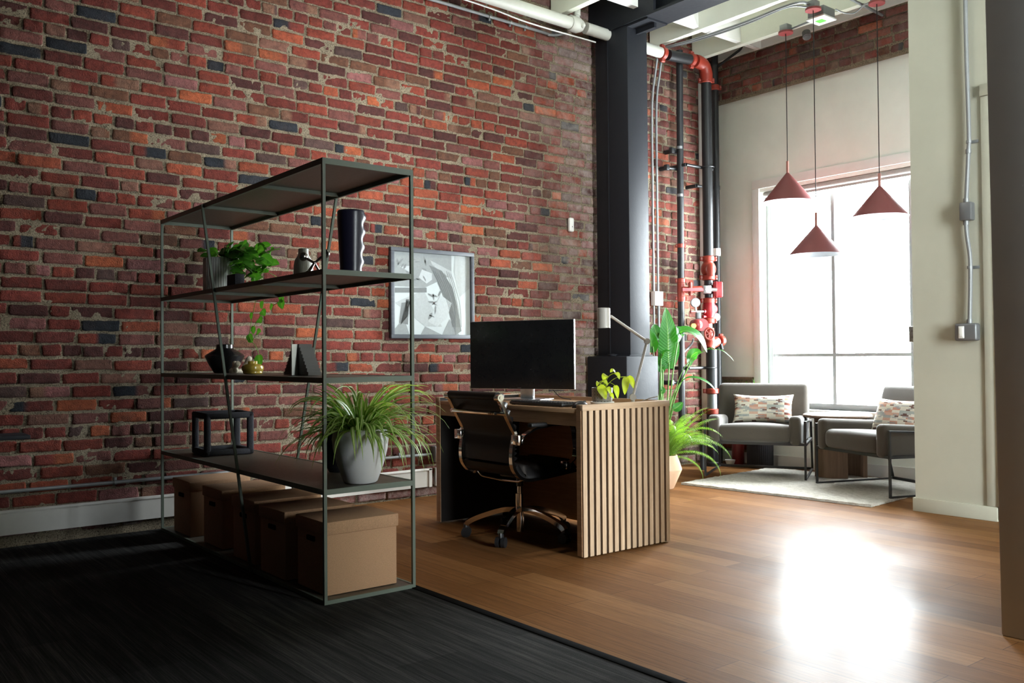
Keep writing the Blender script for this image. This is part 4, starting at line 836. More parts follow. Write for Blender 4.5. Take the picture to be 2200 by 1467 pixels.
# keyboard and mouse
t = T('keyboard', 'black keyboard lying near the front edge of the desk', 'keyboard', (3.13, 3.66, SURF))
bm = B(); b2(bm, (3.065, 3.44, SURF+.004), (3.195, 3.875, SURF+.018), .005); [b2(bm, (x_, y_, SURF), (x_+.01, y_+.02, SURF+.005)) for x_ in (3.07, 3.18) for y_ in (3.45, 3.84)]; t.part('keyboard_body', bm, M['blackp'])
bm = B()
for r_ in range(6):
    for c_ in range(20): x_ = 3.07+r_*.0202; y_ = 3.447+c_*.0212; b2(bm, (x_+.002, y_+.002, SURF+.017), (x_+.0185, y_+.0195, SURF+.0235), .0015, 1)
t.part('keys', bm, M['keys'])
bm = B(); ball(bm, (3.12, 3.362, SURF+.004), .05, .62, 20)
for v in bm.verts: v.co.y = 3.362+(v.co.y-3.362)*.62; v.co.z = max(v.co.z, SURF)
o = single('computer_mouse', bm, M['blackp'], 'black computer mouse at the right end of the keyboard', 'mouse', (3.12, 3.362, SURF), smooth=60)
bm = B(); cyl(bm, (3.15, 3.358, SURF+.027), (3.15, 3.366, SURF+.027), .008, 12); f = finish('scroll_wheel', bm, M['keys'], None, 35, (3.12, 3.362, SURF)); f.parent = o; f.location = (0, 0, 0)
# lime plant on the desk
def polka():
    k = N('dotted_ceramic'); uvn = k.n('UVMap'); vo = k.n('TexVoronoi'); vo.inputs['Randomness'].default_value = 0; vo.inputs['Scale'].default_value = 1; mp = k.n('Mapping'); mp.inputs['Scale'].default_value = (18, 5.2, 1); k.l(uvn.outputs[0], mp.inputs[0]); k.l(mp.outputs[0], vo.inputs[0])
    k.set(base=k.ramp(vo.outputs['Distance'], [(0, (.05, .045, .04)), (.2, (.05, .045, .04)), (.24, (.3, .28, .25)), (.34, (.3, .28, .25)), (.4, (.13, .12, .1)), (1, (.36, .34, .3))]), rough=.5); return k.m
c = V((3.44, 3.53, SURF)); t = T('desk_pothos', 'lime leaved plant in a dotted ceramic pot on the desk corner', 'plant', c)
bm = B(); rings = lathe(bm, [(.052, .012), (.055, .02), (.0565, .05), (.0575, .088), (.055, .09), (.053, .08), (.001, .078)], c, 36)
uvl = bm.loops.layers.uv.verify()
for f in bm.faces:
    aa = [math.atan2(l.vert.co.y-c.y, l.vert.co.x-c.x)/(2*PI) for l in f.loops]; mx_ = max(aa)
    for l, a_ in zip(f.loops, aa): l[uvl].uv = (a_+1 if mx_-a_ > .5 else a_, (l.vert.co.z-c.z)/.09)
t.part('pot', bm, polka())
bm = B(); lathe(bm, [(.001, 0), (.062, 0), (.066, .012), (.062, .014), (.05, .008), (.001, .008)], c, 36); t.part('saucer', bm, M['ribw'])
bm = B(); bs = B(); rnd = random.Random(3); top = c+V((0, 0, .085))
def cpt(px, py, d): return EYE + ray(px, py)*(d/F)
dd = (c-EYE).dot(FWD)
for (bx, by), (tx, ty), wpx, dz, nr in (((1303, 806), (1296, 818), 12, .02, (-.6, -.6, .5)), ((1322, 800), (1311, 800), 9, .0, (-.5, -.5, .7)), ((1322, 801), (1331, 815), 8, -.02, (-.4, -.8, .4)), ((1345, 810), (1342, 848), 13, -.03, (-.6, -.7, .2)), ((1350, 808), (1363, 836), 11, .02, (-.5, -.7, .3)), ((1322, 828), (1327, 856), 10, -.03, (-.6, -.7, .3)), ((1288, 828), (1302, 858), 15, -.06, (-.7, -.7, .2)), ((1292, 820), (1306, 828), 9, .0, (-.4, -.5, .8)), ((1287, 822), (1282, 830), 7, -.02, (-.5, -.6, .6)), ((1305, 832), (1311, 846), 8, -.05, (-.6, -.7, .2)), ((1309, 846), (1319, 857), 7, -.03, (-.6, -.6, .4))):
    b_ = cpt(bx, by, dd+dz); e_ = cpt(tx, ty, dd+dz-.02); m_ = (b_+e_)/2 + V(nr)*.008 + V((0, 0, .006)); L = (e_-b_).length
    leaf(bm, bez([b_, m_, e_], 5), (lambda w_: lambda s: w_*(max(0, math.sin(PI*min(1, s*.92+.08)))**.6)*(1-.4*s)*1.2)(wpx*.62*dd/F), nr, .2, .03, 4, rnd.randint(0, 99))
    tube(bs, bez([top+V((rnd.uniform(-.01, .01), rnd.uniform(-.01, .01), -.01)), (top+b_)/2+V((0, 0, .022)), b_], 5), .0013, 5)
t.part('foliage', bm, M['lime'], 180); t.part('stems', bs, M['lime'], 60)
# desk lamp
yl = 3.415; j0, j1 = V((3.56, yl, .772)), ay(1390, 733, yl); hd = ay(1297, 683, yl); at_ = ay(1312, 679, yl)
t = T('desk_lamp', 'warm white jointed desk lamp with a can shade at the desk end', 'lamp', (3.56, yl, SURF))
bm = B(); cyl(bm, (3.56, yl, SURF), (3.56, yl, SURF+.008), .045, 32); cyl(bm, (3.56, yl, SURF+.008), j0, .009); t.part('base', bm, M['lampw'])
bm = B(); cyl(bm, j0-FWD*.012, j0+FWD*.012, .0175, 24); t.part('joint', bm, M['lampw']); bm = B(); cyl(bm, j1-FWD*.012, j1+FWD*.012, .0165, 24); t.part('joint', bm, M['lampw'])
bm = B(); tube(bm, [j0, j1], .0075, 12); t.part('arm', bm, M['lampw']); bm = B(); tube(bm, [j1, at_], .0075, 12); t.part('arm', bm, M['lampw'])
bm = B(); lathe(bm, [(.0335, -.053), (.0345, -.053), (.0345, .05), (.032, .053), (.001, .053)], hd, 36, cap=False); lathe(bm, [(.0335, -.053), (.0325, .045), (.001, .045)], hd, 36, cap=False); t.part('lamp_shade', bm, M['lampw'])
bm = B(); ball(bm, hd+V((0, 0, -.01)), .022); t.part('bulb', bm, M['pendin'])
bm = B(); tube(bm, bez([(3.6, yl, SURF+.004), (3.62, 3.35, SURF+.03), (3.63, 3.33, SURF+.035), (3.655, 3.32, DT+.02)], 6), .003, 6); t.part('cable', bm, M['lampw'])

# ------------------------------------------------------------------ office chair
CY, HW = 3.812, .222; hub = V((3.14, 3.88, 0))
t = T('office_chair', 'black leather office chair with chrome frame pushed under the desk', 'office chair', (hub.x, hub.y, 0))
path = [(2.772, .785), (2.827, .685), (2.877, .593), (2.862, .558), (2.853, .476), (2.868, .415), (2.93, .365), (3.05, .362), (3.32, .385)]
for s in (-1, 1):
    bm = B(); sweep(bm, bez([(x, CY+s*HW, z) for x, z in path], 6), rect(.016, .026), up=(0, 1, 0)); fr = t.part('side_frame', bm, M['chrome'])
    bm = B(); p_ = V((2.772, CY+s*HW, .79)); cyl(bm, p_-V((0, .018, 0)), p_+V((0, .018, 0)), .019, 20); cyl(bm, p_-V((0, .021, 0)), p_+V((0, .021, 0)), .008, 12); t.part('end_cap', bm, M['chrome'], under=fr)
    bm = B(); ya = CY+s*(HW+.05); A = [(2.872, .558), (2.885, .595), (2.96, .625), (3.12, .645), (3.225, .635), (3.238, .6), (3.25, .5), (3.24, .455), (3.2, .43)]
    sweep(bm, rounded([(x, ya, z) for x, z in A], .02), rect(.007, .034), up=(0, 1, 0)); arm = t.part('armrest', bm, M['chrome'])
    bm = B(); b2(bm, (2.85, min(CY+s*HW, ya+s*.012), .548), (2.875, max(CY+s*HW, ya+s*.012), .6), .004); t.part('arm_bracket', bm, M['chrome'], under=arm); bm = B(); b2(bm, (3.185, min(CY+s*HW, ya), .4), (3.215, max(CY+s*HW, ya), .44), .004); t.part('arm_bracket', bm, M['chrome'], under=arm)
    bm = B(); b2(bm, (2.93, ya-.02, .634), (3.2, ya+.02, .656), .008); t.part('arm_pad', bm, M['leather'], under=arm)
bm = B(); tube(bm, rounded([(2.815, CY-HW, .705), (2.76, CY-HW+.035, .712), (2.76, CY+HW-.035, .712), (2.815, CY+HW, .705)], .03), .011, 10); t.part('grab_bar', bm, M['chrome'])
bm = B(); tube(bm, rounded([(2.95, CY-HW+.01, .385), (2.95, CY-HW+.05, .345), (2.97, CY, .335), (2.95, CY+HW-.05, .345), (2.95, CY+HW-.01, .385)], .04), .006, 8); t.part('seat_stretcher', bm, M['chrome'])
def pads(name, pts, thick, n):
    """leather sling with padded channels between the side frames"""
    bm = B(); bz = bez(pts, 10); m = len(bz); rows = []
    for i, q in enumerate(bz):
        tn = (bz[min(i+1, m-1)]-bz[max(0, i-1)]).normalized(); nn = V((-tn.z, 0, tn.x)); s = i/(m-1)*n; puff = thick*(.35+.65*abs(math.sin(PI*s))**.5)
        rows.append((q, nn, puff))
    ny = 8; up_, dn = [], []
    for q, nn, pf in rows:
        a, b = [], []
        for j in range(ny+1):
            y = CY+(-1+2*j/ny)*(HW-.012); e = math.sqrt(max(0, 1-(2*j/ny-1)**8)); a.append(bm.verts.new(V((q.x, y, q.z))+nn*pf*e)); b.append(bm.verts.new(V((q.x, y, q.z))-nn*.012))
        up_.append(a); dn.append(b)
    for i in range(m-1):
        for j in range(ny): bm.faces.new((up_[i][j], up_[i][j+1], up_[i+1][j+1], up_[i+1][j])); bm.faces.new((dn[i][j], dn[i+1][j], dn[i+1][j+1], dn[i][j+1]))
        bm.faces.new((up_[i][0], up_[i+1][0], dn[i+1][0], dn[i][0])); bm.faces.new((up_[i][ny], dn[i][ny], dn[i+1][ny], up_[i+1][ny]))
    for r in (0, m-1):
        for j in range(ny): bm.faces.new((up_[r][j], dn[r][j], dn[r][j+1], up_[r][j+1]))
    return t.part(name, bm, M['leather'], 60)
pads('backrest', [V((2.785, 0, .79)), V((2.835, 0, .685)), V((2.878, 0, .593)), V((2.87, 0, .52)), V((2.872, 0, .45))], .075, 10)
pads('seat', [V((2.875, 0, .44)), V((2.9, 0, .395)), V((3.0, 0, .375)), V((3.18, 0, .385)), V((3.34, 0, .385))], .055, 7)
bm = B(); tube(bm, [(2.775, CY-HW+.012, .797), (2.775, CY+HW-.012, .797)], .021, 14); t.part('head_roll', bm, M['leather'])
bm = B(); cyl(bm, hub+V((0, 0, .28)), hub+V((0, 0, .36)), .02); b2(bm, hub+V((-.09, -.07, .335)), hub+V((.09, .07, .372)), .01); t.part('tilt_box', bm, M['blackp'])
bm = B(); cyl(bm, hub+V((0, 0, .14)), hub+V((0, 0, .24)), .026); cyl(bm, hub+V((0, 0, .24)), hub+V((0, 0, .33)), .016); cyl(bm, hub+V((0, 0, .03)), hub+V((0, 0, .14)), .02); t.part('gas_lift', bm, M['chrome'])
legdirs = []
for k in range(5):
    a = math.atan2(3.62-hub.y, 2.78-hub.x) + k*2*PI/5 - .08
    d = V((math.cos(a), math.sin(a), 0)); pts = [hub+V((0, 0, .155)), hub+d*.1+V((0, 0, .15)), hub+d*.22+V((0, 0, .115)), hub+d*.285+V((0, 0, .085)), hub+d*.3+V((0, 0, .068))]
    bm = B(); sweep(bm, bez(pts, 4), rect(.034, .026), up=(0, 0, 1)); lg = t.part('base_leg', bm, M['chrome'])
    bm = B(); wc = hub+d*.3+V((0, 0, .0275)); s_ = V((-d.y, d.x, 0)); cyl(bm, wc-s_*.026, wc-s_*.006, .0275, 20); cyl(bm, wc+s_*.006, wc+s_*.026, .0275, 20); cyl(bm, wc-s_*.02, wc+s_*.02, .008, 8); b2(bm, wc+V((-.012, -.012, .0)), wc+V((.012, .012, .05)), .004); t.part('caster', bm, M['blackp'], under=lg)

# ------------------------------------------------------------------ lounge: rug, armchairs, table
rz = .0787
bm = B(); P0 = V((5.455, 3.12, 0)); e1 = V((-.0786, .997, 0)); e2 = V((.997, .0786, 0)); Lr, Wr = 1.5, 1.28; nx_, ny_ = 64, 56; rnd = random.Random(5)
g = [[bm.verts.new(P0 + e1*(Lr*i/nx_) + e2*(Wr*j/ny_) + V((rnd.uniform(-.003, .003), rnd.uniform(-.003, .003), .016+rnd.uniform(-.002, .003)))) for j in range(ny_+1)] for i in range(nx_+1)]
for i in range(nx_):
    for j in range(ny_): bm.faces.new((g[i][j], g[i+1][j], g[i+1][j+1], g[i][j+1]))
edge = [g[i][0] for i in range(nx_+1)] + [g[nx_][j] for j in range(1, ny_+1)] + [g[i][ny_] for i in range(nx_-1, -1, -1)] + [g[0][j] for j in range(ny_-1, 0, -1)]
low = [bm.verts.new(V((v.co.x, v.co.y, .001))) for v in edge]
for k in range(len(edge)): bm.faces.new((edge[k], edge[(k+1) % len(edge)], low[(k+1) % len(edge)], low[k]))
single('wool_rug', bm, M['rug'], 'ivory looped wool rug under the armchairs', 'rug', (6.0, 3.9, 0))
RZ = .019
def sbox(bm, a, b, bev, seg=4, f=None):
    vs = b2(bm, a, b, bev, seg)
    if f:
        for v in vs: v.co = f(v.co)
def armchair(name, label, loc, rz):
    t = T(name, label, 'armchair', loc, rz, 'taupe armchairs on the ivory rug', local=True)
    bm = B(); vs = bmesh.ops.create_grid(bm, x_segments=2, y_segments=2, size=.01); bmesh.ops.delete(bm, geom=bm.verts[:], context='VERTS')
    r = box(bm, (0, -.085, .35), (.585, .55, .145), .05, 5)
    bmesh.ops.subdivide_edges(bm, edges=[e for e in bm.edges if e.calc_length() > .12], cuts=7, use_grid_fill=True)
    for v in bm.verts:
        k = max(0, 1-(v.co.x/.3)**2)*max(0, 1-((v.co.y+.085)/.3)**2)
        if v.co.z > .36: v.co.z += .025*k - .05*(v.co.y+.36)/.55
        if v.co.y < -.3: v.co.y -= .015*max(0, 1-(v.co.x/.3)**2)
    t.part('seat', bm, M['uphol'], 60)
    bm = B(); box(bm, (0, 0, .0), (.745, .125, .5), .042, 5); bmesh.ops.subdivide_edges(bm, edges=[e for e in bm.edges if e.calc_length() > .2], cuts=6, use_grid_fill=True)
    for v in bm.verts:
        k = max(0, 1-(v.co.x/.37)**2)*max(0, 1-(v.co.z/.25)**2); v.co.y -= .02*k if v.co.y < 0 else -.01*k
    bm.transform(Matrix.Translation((0, .245, .485)) @ Matrix.Rotation(math.radians(-17), 4, 'X')); t.part('backrest', bm, M['uphol'], 60)
    for s in (-1, 1):
        bm = B(); box(bm, (s*.325, -.1, .38), (.095, .54, .235), .036, 5)
        for v in bm.verts:
            u = (v.co.y+.37)/.54; v.co.z -= .03*max(0, u) if v.co.z > .4 else -.0; v.co.x += -s*.012*max(0, 1-u)
        bm2 = None; t.part('armrest', bm, M['uphol'], 60)
    for s in (-1, 1):
        bm = B(); x = s*.386; P_ = [(x, -.345, .45), (x, -.345, .006), (x, .365, .006), (x, .26, .42)]
        sweep(bm, P_, rect(.017, .017), closed=True, up=(1, 0, 0)); t.part('sled_leg', bm, M['frame'])
    bm = B(); bar(bm, (-.386, -.345, .275), (.386, -.345, .275), .02, .02); bar(bm, (-.386, .3, .27), (.386, .3, .27), .02, .02); bar(bm, (-.386, -.345, .275), (-.386, .3, .27), .02, .02); bar(bm, (.386, -.345, .275), (.386, .3, .27), .02, .02); t.part('seat_rail', bm, M['frame'])
    bm = B(); bar(bm, (-.386, .362, .008), (.386, .362, .008), .02, .02); t.part('stretcher', bm, M['frame'])
    return t
A = armchair('armchair', 'taupe velvet armchair standing left of the side table, by the riser', (6.235, 4.545, RZ), math.radians(-61))
copy_tree(A.e, (6.235, 3.41, RZ), math.radians(-110), 'taupe velvet armchair right of the side table, half hidden by the partition')
def cushion(label, loc, rz, tilt):
    bm = B(); uvl = bm.loops.layers.uv.verify(); nx_, nz_ = 26, 16; w_, h_ = .49, .25; side = []
    for s in (-1, 1):
        gg = []
        for i in range(nx_+1):
            row = []
            for j in range(nz_+1):
                u, v = -1+2*i/nx_, -1+2*j/nz_
                th = .062*((1-u**4)*(1-v**4))**.6
                x = u*w_/2*(1-.07*(1-v*v)*abs(u)**3); z = v*h_/2*(1-.13*(1-u*u)*abs(v)**3)
                row.append((bm.verts.new((x, s*(th+.001), z)), (u+1)/2, (v+1)/2*.54))
            gg.append(row)
        for i in range(nx_):
            for j in range(nz_):
                q = (gg[i][j], gg[i+1][j], gg[i+1][j+1], gg[i][j+1]); f = bm.faces.new([k[0] for k in q])
                for l, k in zip(f.loops, q): l[uvl].uv = k[1:]
    bmesh.ops.remove_doubles(bm, verts=bm.verts, dist=.0025); bm.transform(Matrix.Rotation(tilt, 4, 'X'))
    o = finish('throw_cushion', bm, M['cushion'], None, 80); o.location = loc; o.rotation_euler = (0, 0, rz)
    return tag(o, label, 'cushion', 'patterned cushions on the armchairs')
def onchair(loc, rz, p): return V(loc) + Matrix.Rotation(rz, 3, 'Z') @ V(p)
cushion('patterned lumbar cushion upright on the armchair by the riser', onchair((6.235, 4.545, RZ), math.radians(-61), (.02, .075, .525)), math.radians(-61), math.radians(-19))
cushion('patterned lumbar cushion leaning on the armchair cut by the partition', onchair((6.235, 3.41, RZ), math.radians(-110), (.03, .075, .525)), math.radians(-106), math.radians(-21))
c = V((6.54, 4.02, RZ)); t = T('side_table', 'round wooden side table on two curved slab legs between the armchairs', 'side table', c)
bm = B(); lathe(bm, [(.001, .47), (.25, .47), (.262, .475), (.265, .483), (.262, .492), (.25, .497), (.001, .497)], c, 56); t.part('table_top', bm, M['walnut'])
for pts_ in ([(-.17, .13), (-.185, .06), (-.165, -.03), (-.1, -.1)], [(.04, -.17), (.1, -.1), (.12, 0), (.1, .12)]):
    bm = B(); sweep(bm, [c+V((a_+.02, b_-.03, .235)) for a_, b_ in [(q.x, q.y) for q in bez([V((u, v, 0)) for u, v in pts_], 6)]], rect(.034, .47), up=(0, 0, 1)); t.part('slab_leg', bm, M['walnut'])

# things on the floor behind the armchair
c = V((6.67, 4.86, 0)); t = T('ribbed_planter', 'dark ribbed cylinder planter with slim leaves behind the left armchair', 'plant', c)
bm = B(); lathe(bm, [(.001, 0), (.1, 0), (.112, .02), (.115, .4), (.108, .404), (.104, .39), (.001, .385)], c, 160, wob=lambda a, z: 1+(.015*math.cos(a*40) if .01 < z < .402 else 0)); t.part('planter', bm, M['charcoal'])
bm = B(); rnd = random.Random(12)
for i in range(11):
    a = rnd.uniform(0, 2*PI); L = rnd.uniform(.25, .44); pts = [c+V((math.cos(a)*.03, math.sin(a)*.03, .385)) + V((math.cos(a), math.sin(a), 0))*(.1*s*s) + V((0, 0, L*s-.03*s*s)) for s in np.linspace(0, 1, 8)]
    leaf(bm, pts, lambda s: .011*math.sin(PI*min(1, s*.8+.2))+.001, (-.8, -.5, .1), .3, 0, 2, i)
t.part('foliage', bm, M['pothos'], 180)
c = V((6.7, 5.12, 0)); t = T('red_canister', 'dark red canister with a white collar on the floor behind the left armchair', 'canister', c)
bm = B(); lathe(bm, [(.001, 0), (.05, 0), (.055, .008), (.055, .23), (.045, .25), (.001, .255)], c, 28); t.part('canister_body', bm, M['dred'])
bm = B(); lathe(bm, [(.046, .245), (.046, .285), (.02, .29), (.001, .29)], c, 28); t.part('collar', bm, M['whitepl'])
c = V((6.56, 5.1, 0)); bm = B(); lathe(bm, [(.001, 0), (.028, 0), (.047, .055), (.044, .055), (.026, .006), (.001, .006)], c, 28); single('white_bowl', bm, M['ribw'], 'small white bowl on the floor beside the riser foot', 'bowl', c)
bm = B(); b2(bm, (W-.03, 5.04, .765), (W-.001, D-.03, .79)); struct('trim_3', bm, M['walnut'])
def wfm2(P): return np.stack([W-.012-P[:, 2], P[:, 0], P[:, 1]], 1)
bp = brick_wall('brick_patch', wfm2, 5.05, D-.02, .1, .765, 9, 0, None, header_at=.3); bp.parent = wf

# ------------------------------------------------------------------ tall plants by the column
c = V((5.63, 5.06, 0)); t = T('bird_of_paradise', 'tall broad-leaved plant with paddle leaves growing beside the steel column', 'plant', c)
bm = B(); lathe(bm, [(.001, 0), (.08, 0), (.09, .01), (.112, .24), (.106, .245), (.1, .225), (.001, .22)], c, 36); t.part('pot', bm, M['charcoal'])
bm = B(); bs = B(); d0 = (c-EYE).dot(FWD); base = c+V((0, 0, .22))
def paddle(px, wpx, nr, fold=.12, dz=0, seed=0, tipd=0, stem=None, sw=.0055):
    """px: midrib from leaf base to tip in the plant's own depth"""
    n = len(px); mid = bez([cpt(x, y, d0+dz+tipd*i/(n-1)) for i, (x, y) in enumerate(px)], 7)
    hw = wpx/2*d0/F
    leaf(bm, mid, lambda s: hw*(max(0, math.sin(PI*min(1, .06+s*.94)))**.7)*(1.08-.25*s), nr, fold, .03, 6, seed)
    rt_ = base + V((random.Random(seed).uniform(-.035, .035), random.Random(seed+1).uniform(-.035, .035), 0))
    st_ = [rt_] + [cpt(x, y, d0+dz) for x, y in (stem or [])] + [mid[0], mid[3]]
    tube(bs, bez(st_, 6), sw, 7)
paddle([(1437, 792), (1436, 760), (1435, 715), (1430, 660)], 50, (-.45, -.88, .1), .12, 0, 1, -.02, [(1432, 880)])
paddle([(1456, 735), (1462, 714), (1482, 712), (1504, 728), (1519, 758)], 40, (.1, -.75, .7), .2, -.05, 2, -.12, [(1437, 890), (1446, 800)])
paddle([(1404, 757), (1399, 735), (1397, 708)], 30, (-.6, -.8, .1), .1, .05, 3, 0, [(1416, 880)])
paddle([(1418, 728), (1410, 715), (1404, 696)], 34, (-.4, -.9, .2), .1, .1, 4, 0, [(1422, 880)])
paddle([(1420, 770), (1428, 757), (1442, 754)], 18, (-.2, -.3, .9), .3, -.04, 5, -.03, [(1419, 880)])
paddle([(1419, 790), (1422, 775), (1430, 765)], 26, (-.5, -.8, .3), .2, .0, 6, 0, [(1418, 880)])
paddle([(1480, 785), (1485, 766), (1496, 757), (1507, 756)], 24, (-.2, -.85, .5), .2, -.06, 7, -.05, [(1441, 890), (1455, 840)])
paddle([(1462, 822), (1478, 812), (1502, 814), (1522, 824), (1538, 839)], 16, (0, -.4, .9), .3, -.12, 8, -.12, [(1436, 890), (1446, 850)])
paddle([(1424, 800), (1421, 790), (1428, 785)], 20, (-.5, -.8, .3), .2, -.02, 9, 0, [(1424, 880)])
paddle([(1446, 880), (1456, 874), (1467, 864)], 20, (-.5, -.8, .3), .2, -.1, 10, 0, [(1440, 900)])
paddle([(1420, 845), (1424, 838), (1421, 830)], 12, (-.5, -.8, .3), .2, -.1, 11, 0, [(1424, 880)])
paddle([(1520, 750), (1548, 752), (1566, 764), (1577, 776)], 5, (0, -.4, .9), .3, -.15, 12, -.1, [(1440, 880), (1470, 790)], .003)
t.part('foliage', bm, M['bop'], 180); t.part('stems', bs, M['stem'], 60)
c = V((5.1, 4.58, 0)); t = T('fern_pot', 'feathery fern in an angular peach glazed pot behind the desk end', 'plant', c)
bm = B(); lathe(bm, [(.001, 0), (.07, 0), (.074, .004), (.134, .14), (.134, .146), (.1, .25), (.094, .25), (.092, .235), (.001, .23)], c, 40)
t.part('pot', bm, M['peach'])
bm = B(); bs = B(); rnd = random.Random(31); top = c+V((0, 0, .235))
def frond(p0, az_, lift, L, droop, seed):
    r2 = random.Random(seed); pos = V(p0); th = lift; n = 42; pts = []
    for k in range(n):
        pts.append(V(pos)); pos = pos + V((math.cos(az_)*math.cos(th), math.sin(az_)*math.cos(th), math.sin(th)))*(L/n); th -= droop*(.3+1.2*k/n); az_ += r2.uniform(-.03, .03)
    tube(bs, pts, 0, 4, [.0014*(1-.7*i/n) for i in range(n)])
    for k in range(3, n):
        s = k/n; tn = (pts[k]-pts[k-1]).normalized(); sd = tn.cross(V((0, 0, 1))); sd = sd.normalized() if sd.length > .05 else V((math.sin(az_), -math.cos(az_), 0)); upv = sd.cross(tn)
        pl = .04*math.sin(PI*min(1, .12+.9*s))**.8*(L/.42)
        for q in (-1, 1):
            dv = (sd*q*.9+tn*.35-upv*.2+V((0, 0, -.2))).normalized(); b_ = pts[k]; m_ = b_+dv*pl*.5; e_ = b_+dv*pl-V((0, 0, .006)); wv = dv.cross(upv).normalized()*pl*.075
            v_ = [bm.verts.new(x) for x in (b_, m_+wv, e_, m_-wv)]; bm.faces.new(v_)
for i in range(110):
    a = rnd.uniform(0, 2*PI); kf = .62 if math.sin(a) > .1 else 1
    frond(top+V((math.cos(a)*.04, math.sin(a)*.04, 0)), a, rnd.uniform(.75, 1.55), rnd.uniform(.3, .56)*kf, rnd.uniform(.02, .06), i)
for a, l_, L in ((-.75, .75, .62), (-.9, .45, .55), (-1.0, 1.0, .5), (-.6, 1.1, .58), (-.85, .2, .42)): frond(top, a, l_, L, .06, int(a*100)+500)
uvl = bm.loops.layers.uv.verify(); t.part('foliage', bm, M['fern'], 0); t.part('stems', bs, M['stem'], 60)

# unseen fill lamp added to light the upper brick wall
k = N('fill_lamp_diffuser'); k.set(base=(.9, .9, .88), emit=(1, .93, .84), es=LAMP)
for lx, lab in ((3.0, 'unseen linear fill lamp added to light the upper brick wall'),):
    t = T('fill_lamp', lab, 'fill lamp', (lx, 4.0, ZC))
    bm = B(); b2(bm, (lx-.6, 3.95, 3.64), (lx+.6, 4.05, 3.7), .004); [cyl(bm, (x_, 4.0, 3.7), (x_, 4.0, ZC), .004, 6) for x_ in (lx-.5, lx+.5)]; t.part('housing', bm, M['whitepl'])
    bm = B(); b2(bm, (lx-.59, 3.96, 3.634), (lx+.59, 4.04, 3.641)); t.part('diffuser', bm, k.m)

# ------------------------------------------------------------------ pendants and ceiling fittings
for (x, y, zr, za, zs), lab in (((6.39, 4.35, 2.25, 2.49, 2.59), 'dusty red cone pendant hanging furthest left, nearest the brick wall'), ((6.13, 3.925, 1.76, 1.98, 2.085), 'dusty red cone pendant hanging lowest, in front of the mullion'), ((6.4, 3.555, 2.03, 2.26, 2.36), 'dusty red cone pendant hanging rightmost, beside the partition edge')):
    c = V((x, y, 3.65)); t = T('pendant_lamp', lab, 'pendant lamp', c, group='dusty red cone pendants before the window')
    bm = B(); lathe(bm, [(.205, zr), (.204, zr+.004), (.014, za), (.01, za+.004)], (x, y, 0), 64, cap=False); sh = t.part('lamp_shade', bm, M['pend'], 60)
    bm = B(); lathe(bm, [(.205, zr), (.2015, zr+.003), (.012, za-.006), (.001, za-.006)], (x, y, 0), 64, cap=False); t.part('shade_lining', bm, M['pendin'], 60, sh)
    bm = B(); cyl(bm, (x, y, za-.005), (x, y, zs), .0105, 16); t.part('stem', bm, M['pendstem'])
    bm = B(); cyl(bm, (x, y, za-.075), (x, y, za-.02), .022, 16); ball(bm, (x, y, za-.1), .03); t.part('bulb', bm, M['pendin'])
    bm = B(); cyl(bm, (x, y, zs-.005), (x, y, 3.65), .0035, 8); t.part('cord', bm, M['cord'])
    bm = B(); cyl(bm, (x, y, 3.648), (x, y, 3.664), .06, 36); t.part('canopy', bm, M['canopy'])
    bm = B(); b2(bm, (x-.036, y-.036, 3.664), (x+.036, y+.036, 3.72), .004); t.part('mounting_box', bm, M['galv'])
c = V((6.29, 3.95, 3.62)); t = T('emergency_light', 'white ceiling unit with a glowing green square beside the middle pendant canopy', 'emergency light', c)
bm = B(); b2(bm, (6.2, 3.88, 3.625), (6.36, 4.02, 3.7), .004); t.part('housing', bm, M['galv'])
bm = B(); b2(bm, (6.19, 3.87, 3.612), (6.37, 4.03, 3.626), .004); t.part('cover', bm, M['whitepl'])
k = N('green_indicator'); k.set(base=(.04, .4, .02), emit=(.15, 1, .08), es=.1)
bm = B(); b2(bm, (6.25, 3.925, 3.609), (6.31, 3.985, 3.613)); t.part('indicator', bm, k.m)
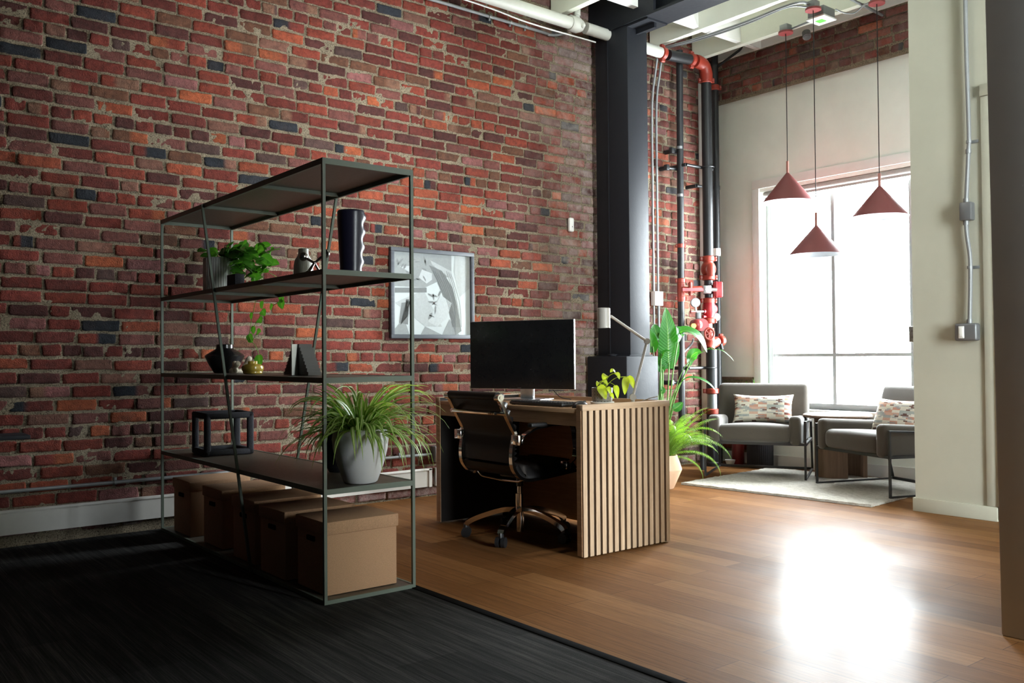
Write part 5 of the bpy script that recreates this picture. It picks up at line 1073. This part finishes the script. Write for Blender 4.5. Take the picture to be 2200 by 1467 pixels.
c = V((6.7, 4.36, 3.73)); bm = B(); cyl(bm, c, c+V((-.02, -.02, -.05)), .035, 24); o = single('ceiling_sensor', bm, M['galv'], 'short round grey sensor between the pendants near the brick band', 'sensor', c)
bm = B(); cyl(bm, c+V((-.02, -.02, -.05)), c+V((-.021, -.021, -.053)), .028, 24); f = finish('sensor_face', bm, M['boxgrey'], None, 35, c); f.parent = o; f.location = (0, 0, 0)
t = T('ceiling_conduit', 'bundle of silver conduits running along the joists to the pendants', 'conduit', (6.1, 4.3, 3.68))
bm = B(); tube(bm, bez([az(1408, 108, 3.69), az(1500, 82, 3.69), az(1600, 48, 3.69), az(1680, 16, 3.69), az(1722, 5, 3.69), az(1745, 12, 3.7)], 6), .011, 8); t.part('conduit_pipe', bm, M['galv'])
bm = B(); tube(bm, bez([az(1400, 111, 3.72), az(1500, 86, 3.71), az(1600, 53, 3.7), az(1690, 16, 3.7), az(1738, 15, 3.7)], 6), .008, 8); t.part('conduit_pipe', bm, M['galv'])
bm = B(); tube(bm, bez([az(1700, 62, 3.69), az(1735, 48, 3.69), az(1765, 36, 3.69)], 5), .009, 8); t.part('conduit_pipe', bm, M['galv'])
bm = B(); tube(bm, bez([az(1795, 20, 3.68), az(1812, 27, 3.66), az(1835, 28, 3.66), az(1855, 12, 3.68), az(1868, 5, 3.69)], 6), .006, 8); t.part('flexible_conduit', bm, M['galv'])
bm = B(); tube(bm, [(5.0, 3.62, 3.7), (W-.06, 3.72, 3.7)], .011, 8); t.part('conduit_pipe', bm, M['galv'])
# floating shelf at the left edge
bm = B(); b2(bm, (-.4, 5.2, .592), (.95, D-.01, .612), .003); o = single('wall_shelf', bm, M['steel'], 'thin black floating shelf on the brick at the left edge', 'shelf', (.3, D-.02, .6))
bm = B(); [b2(bm, (x_, 5.25, .56), (x_+.02, D-.01, .592)) for x_ in (-.2, .7)]; f = finish('bracket', bm, M['steel'], None, 35, (.3, D-.02, .6)); f.parent = o; f.location = (0, 0, 0)
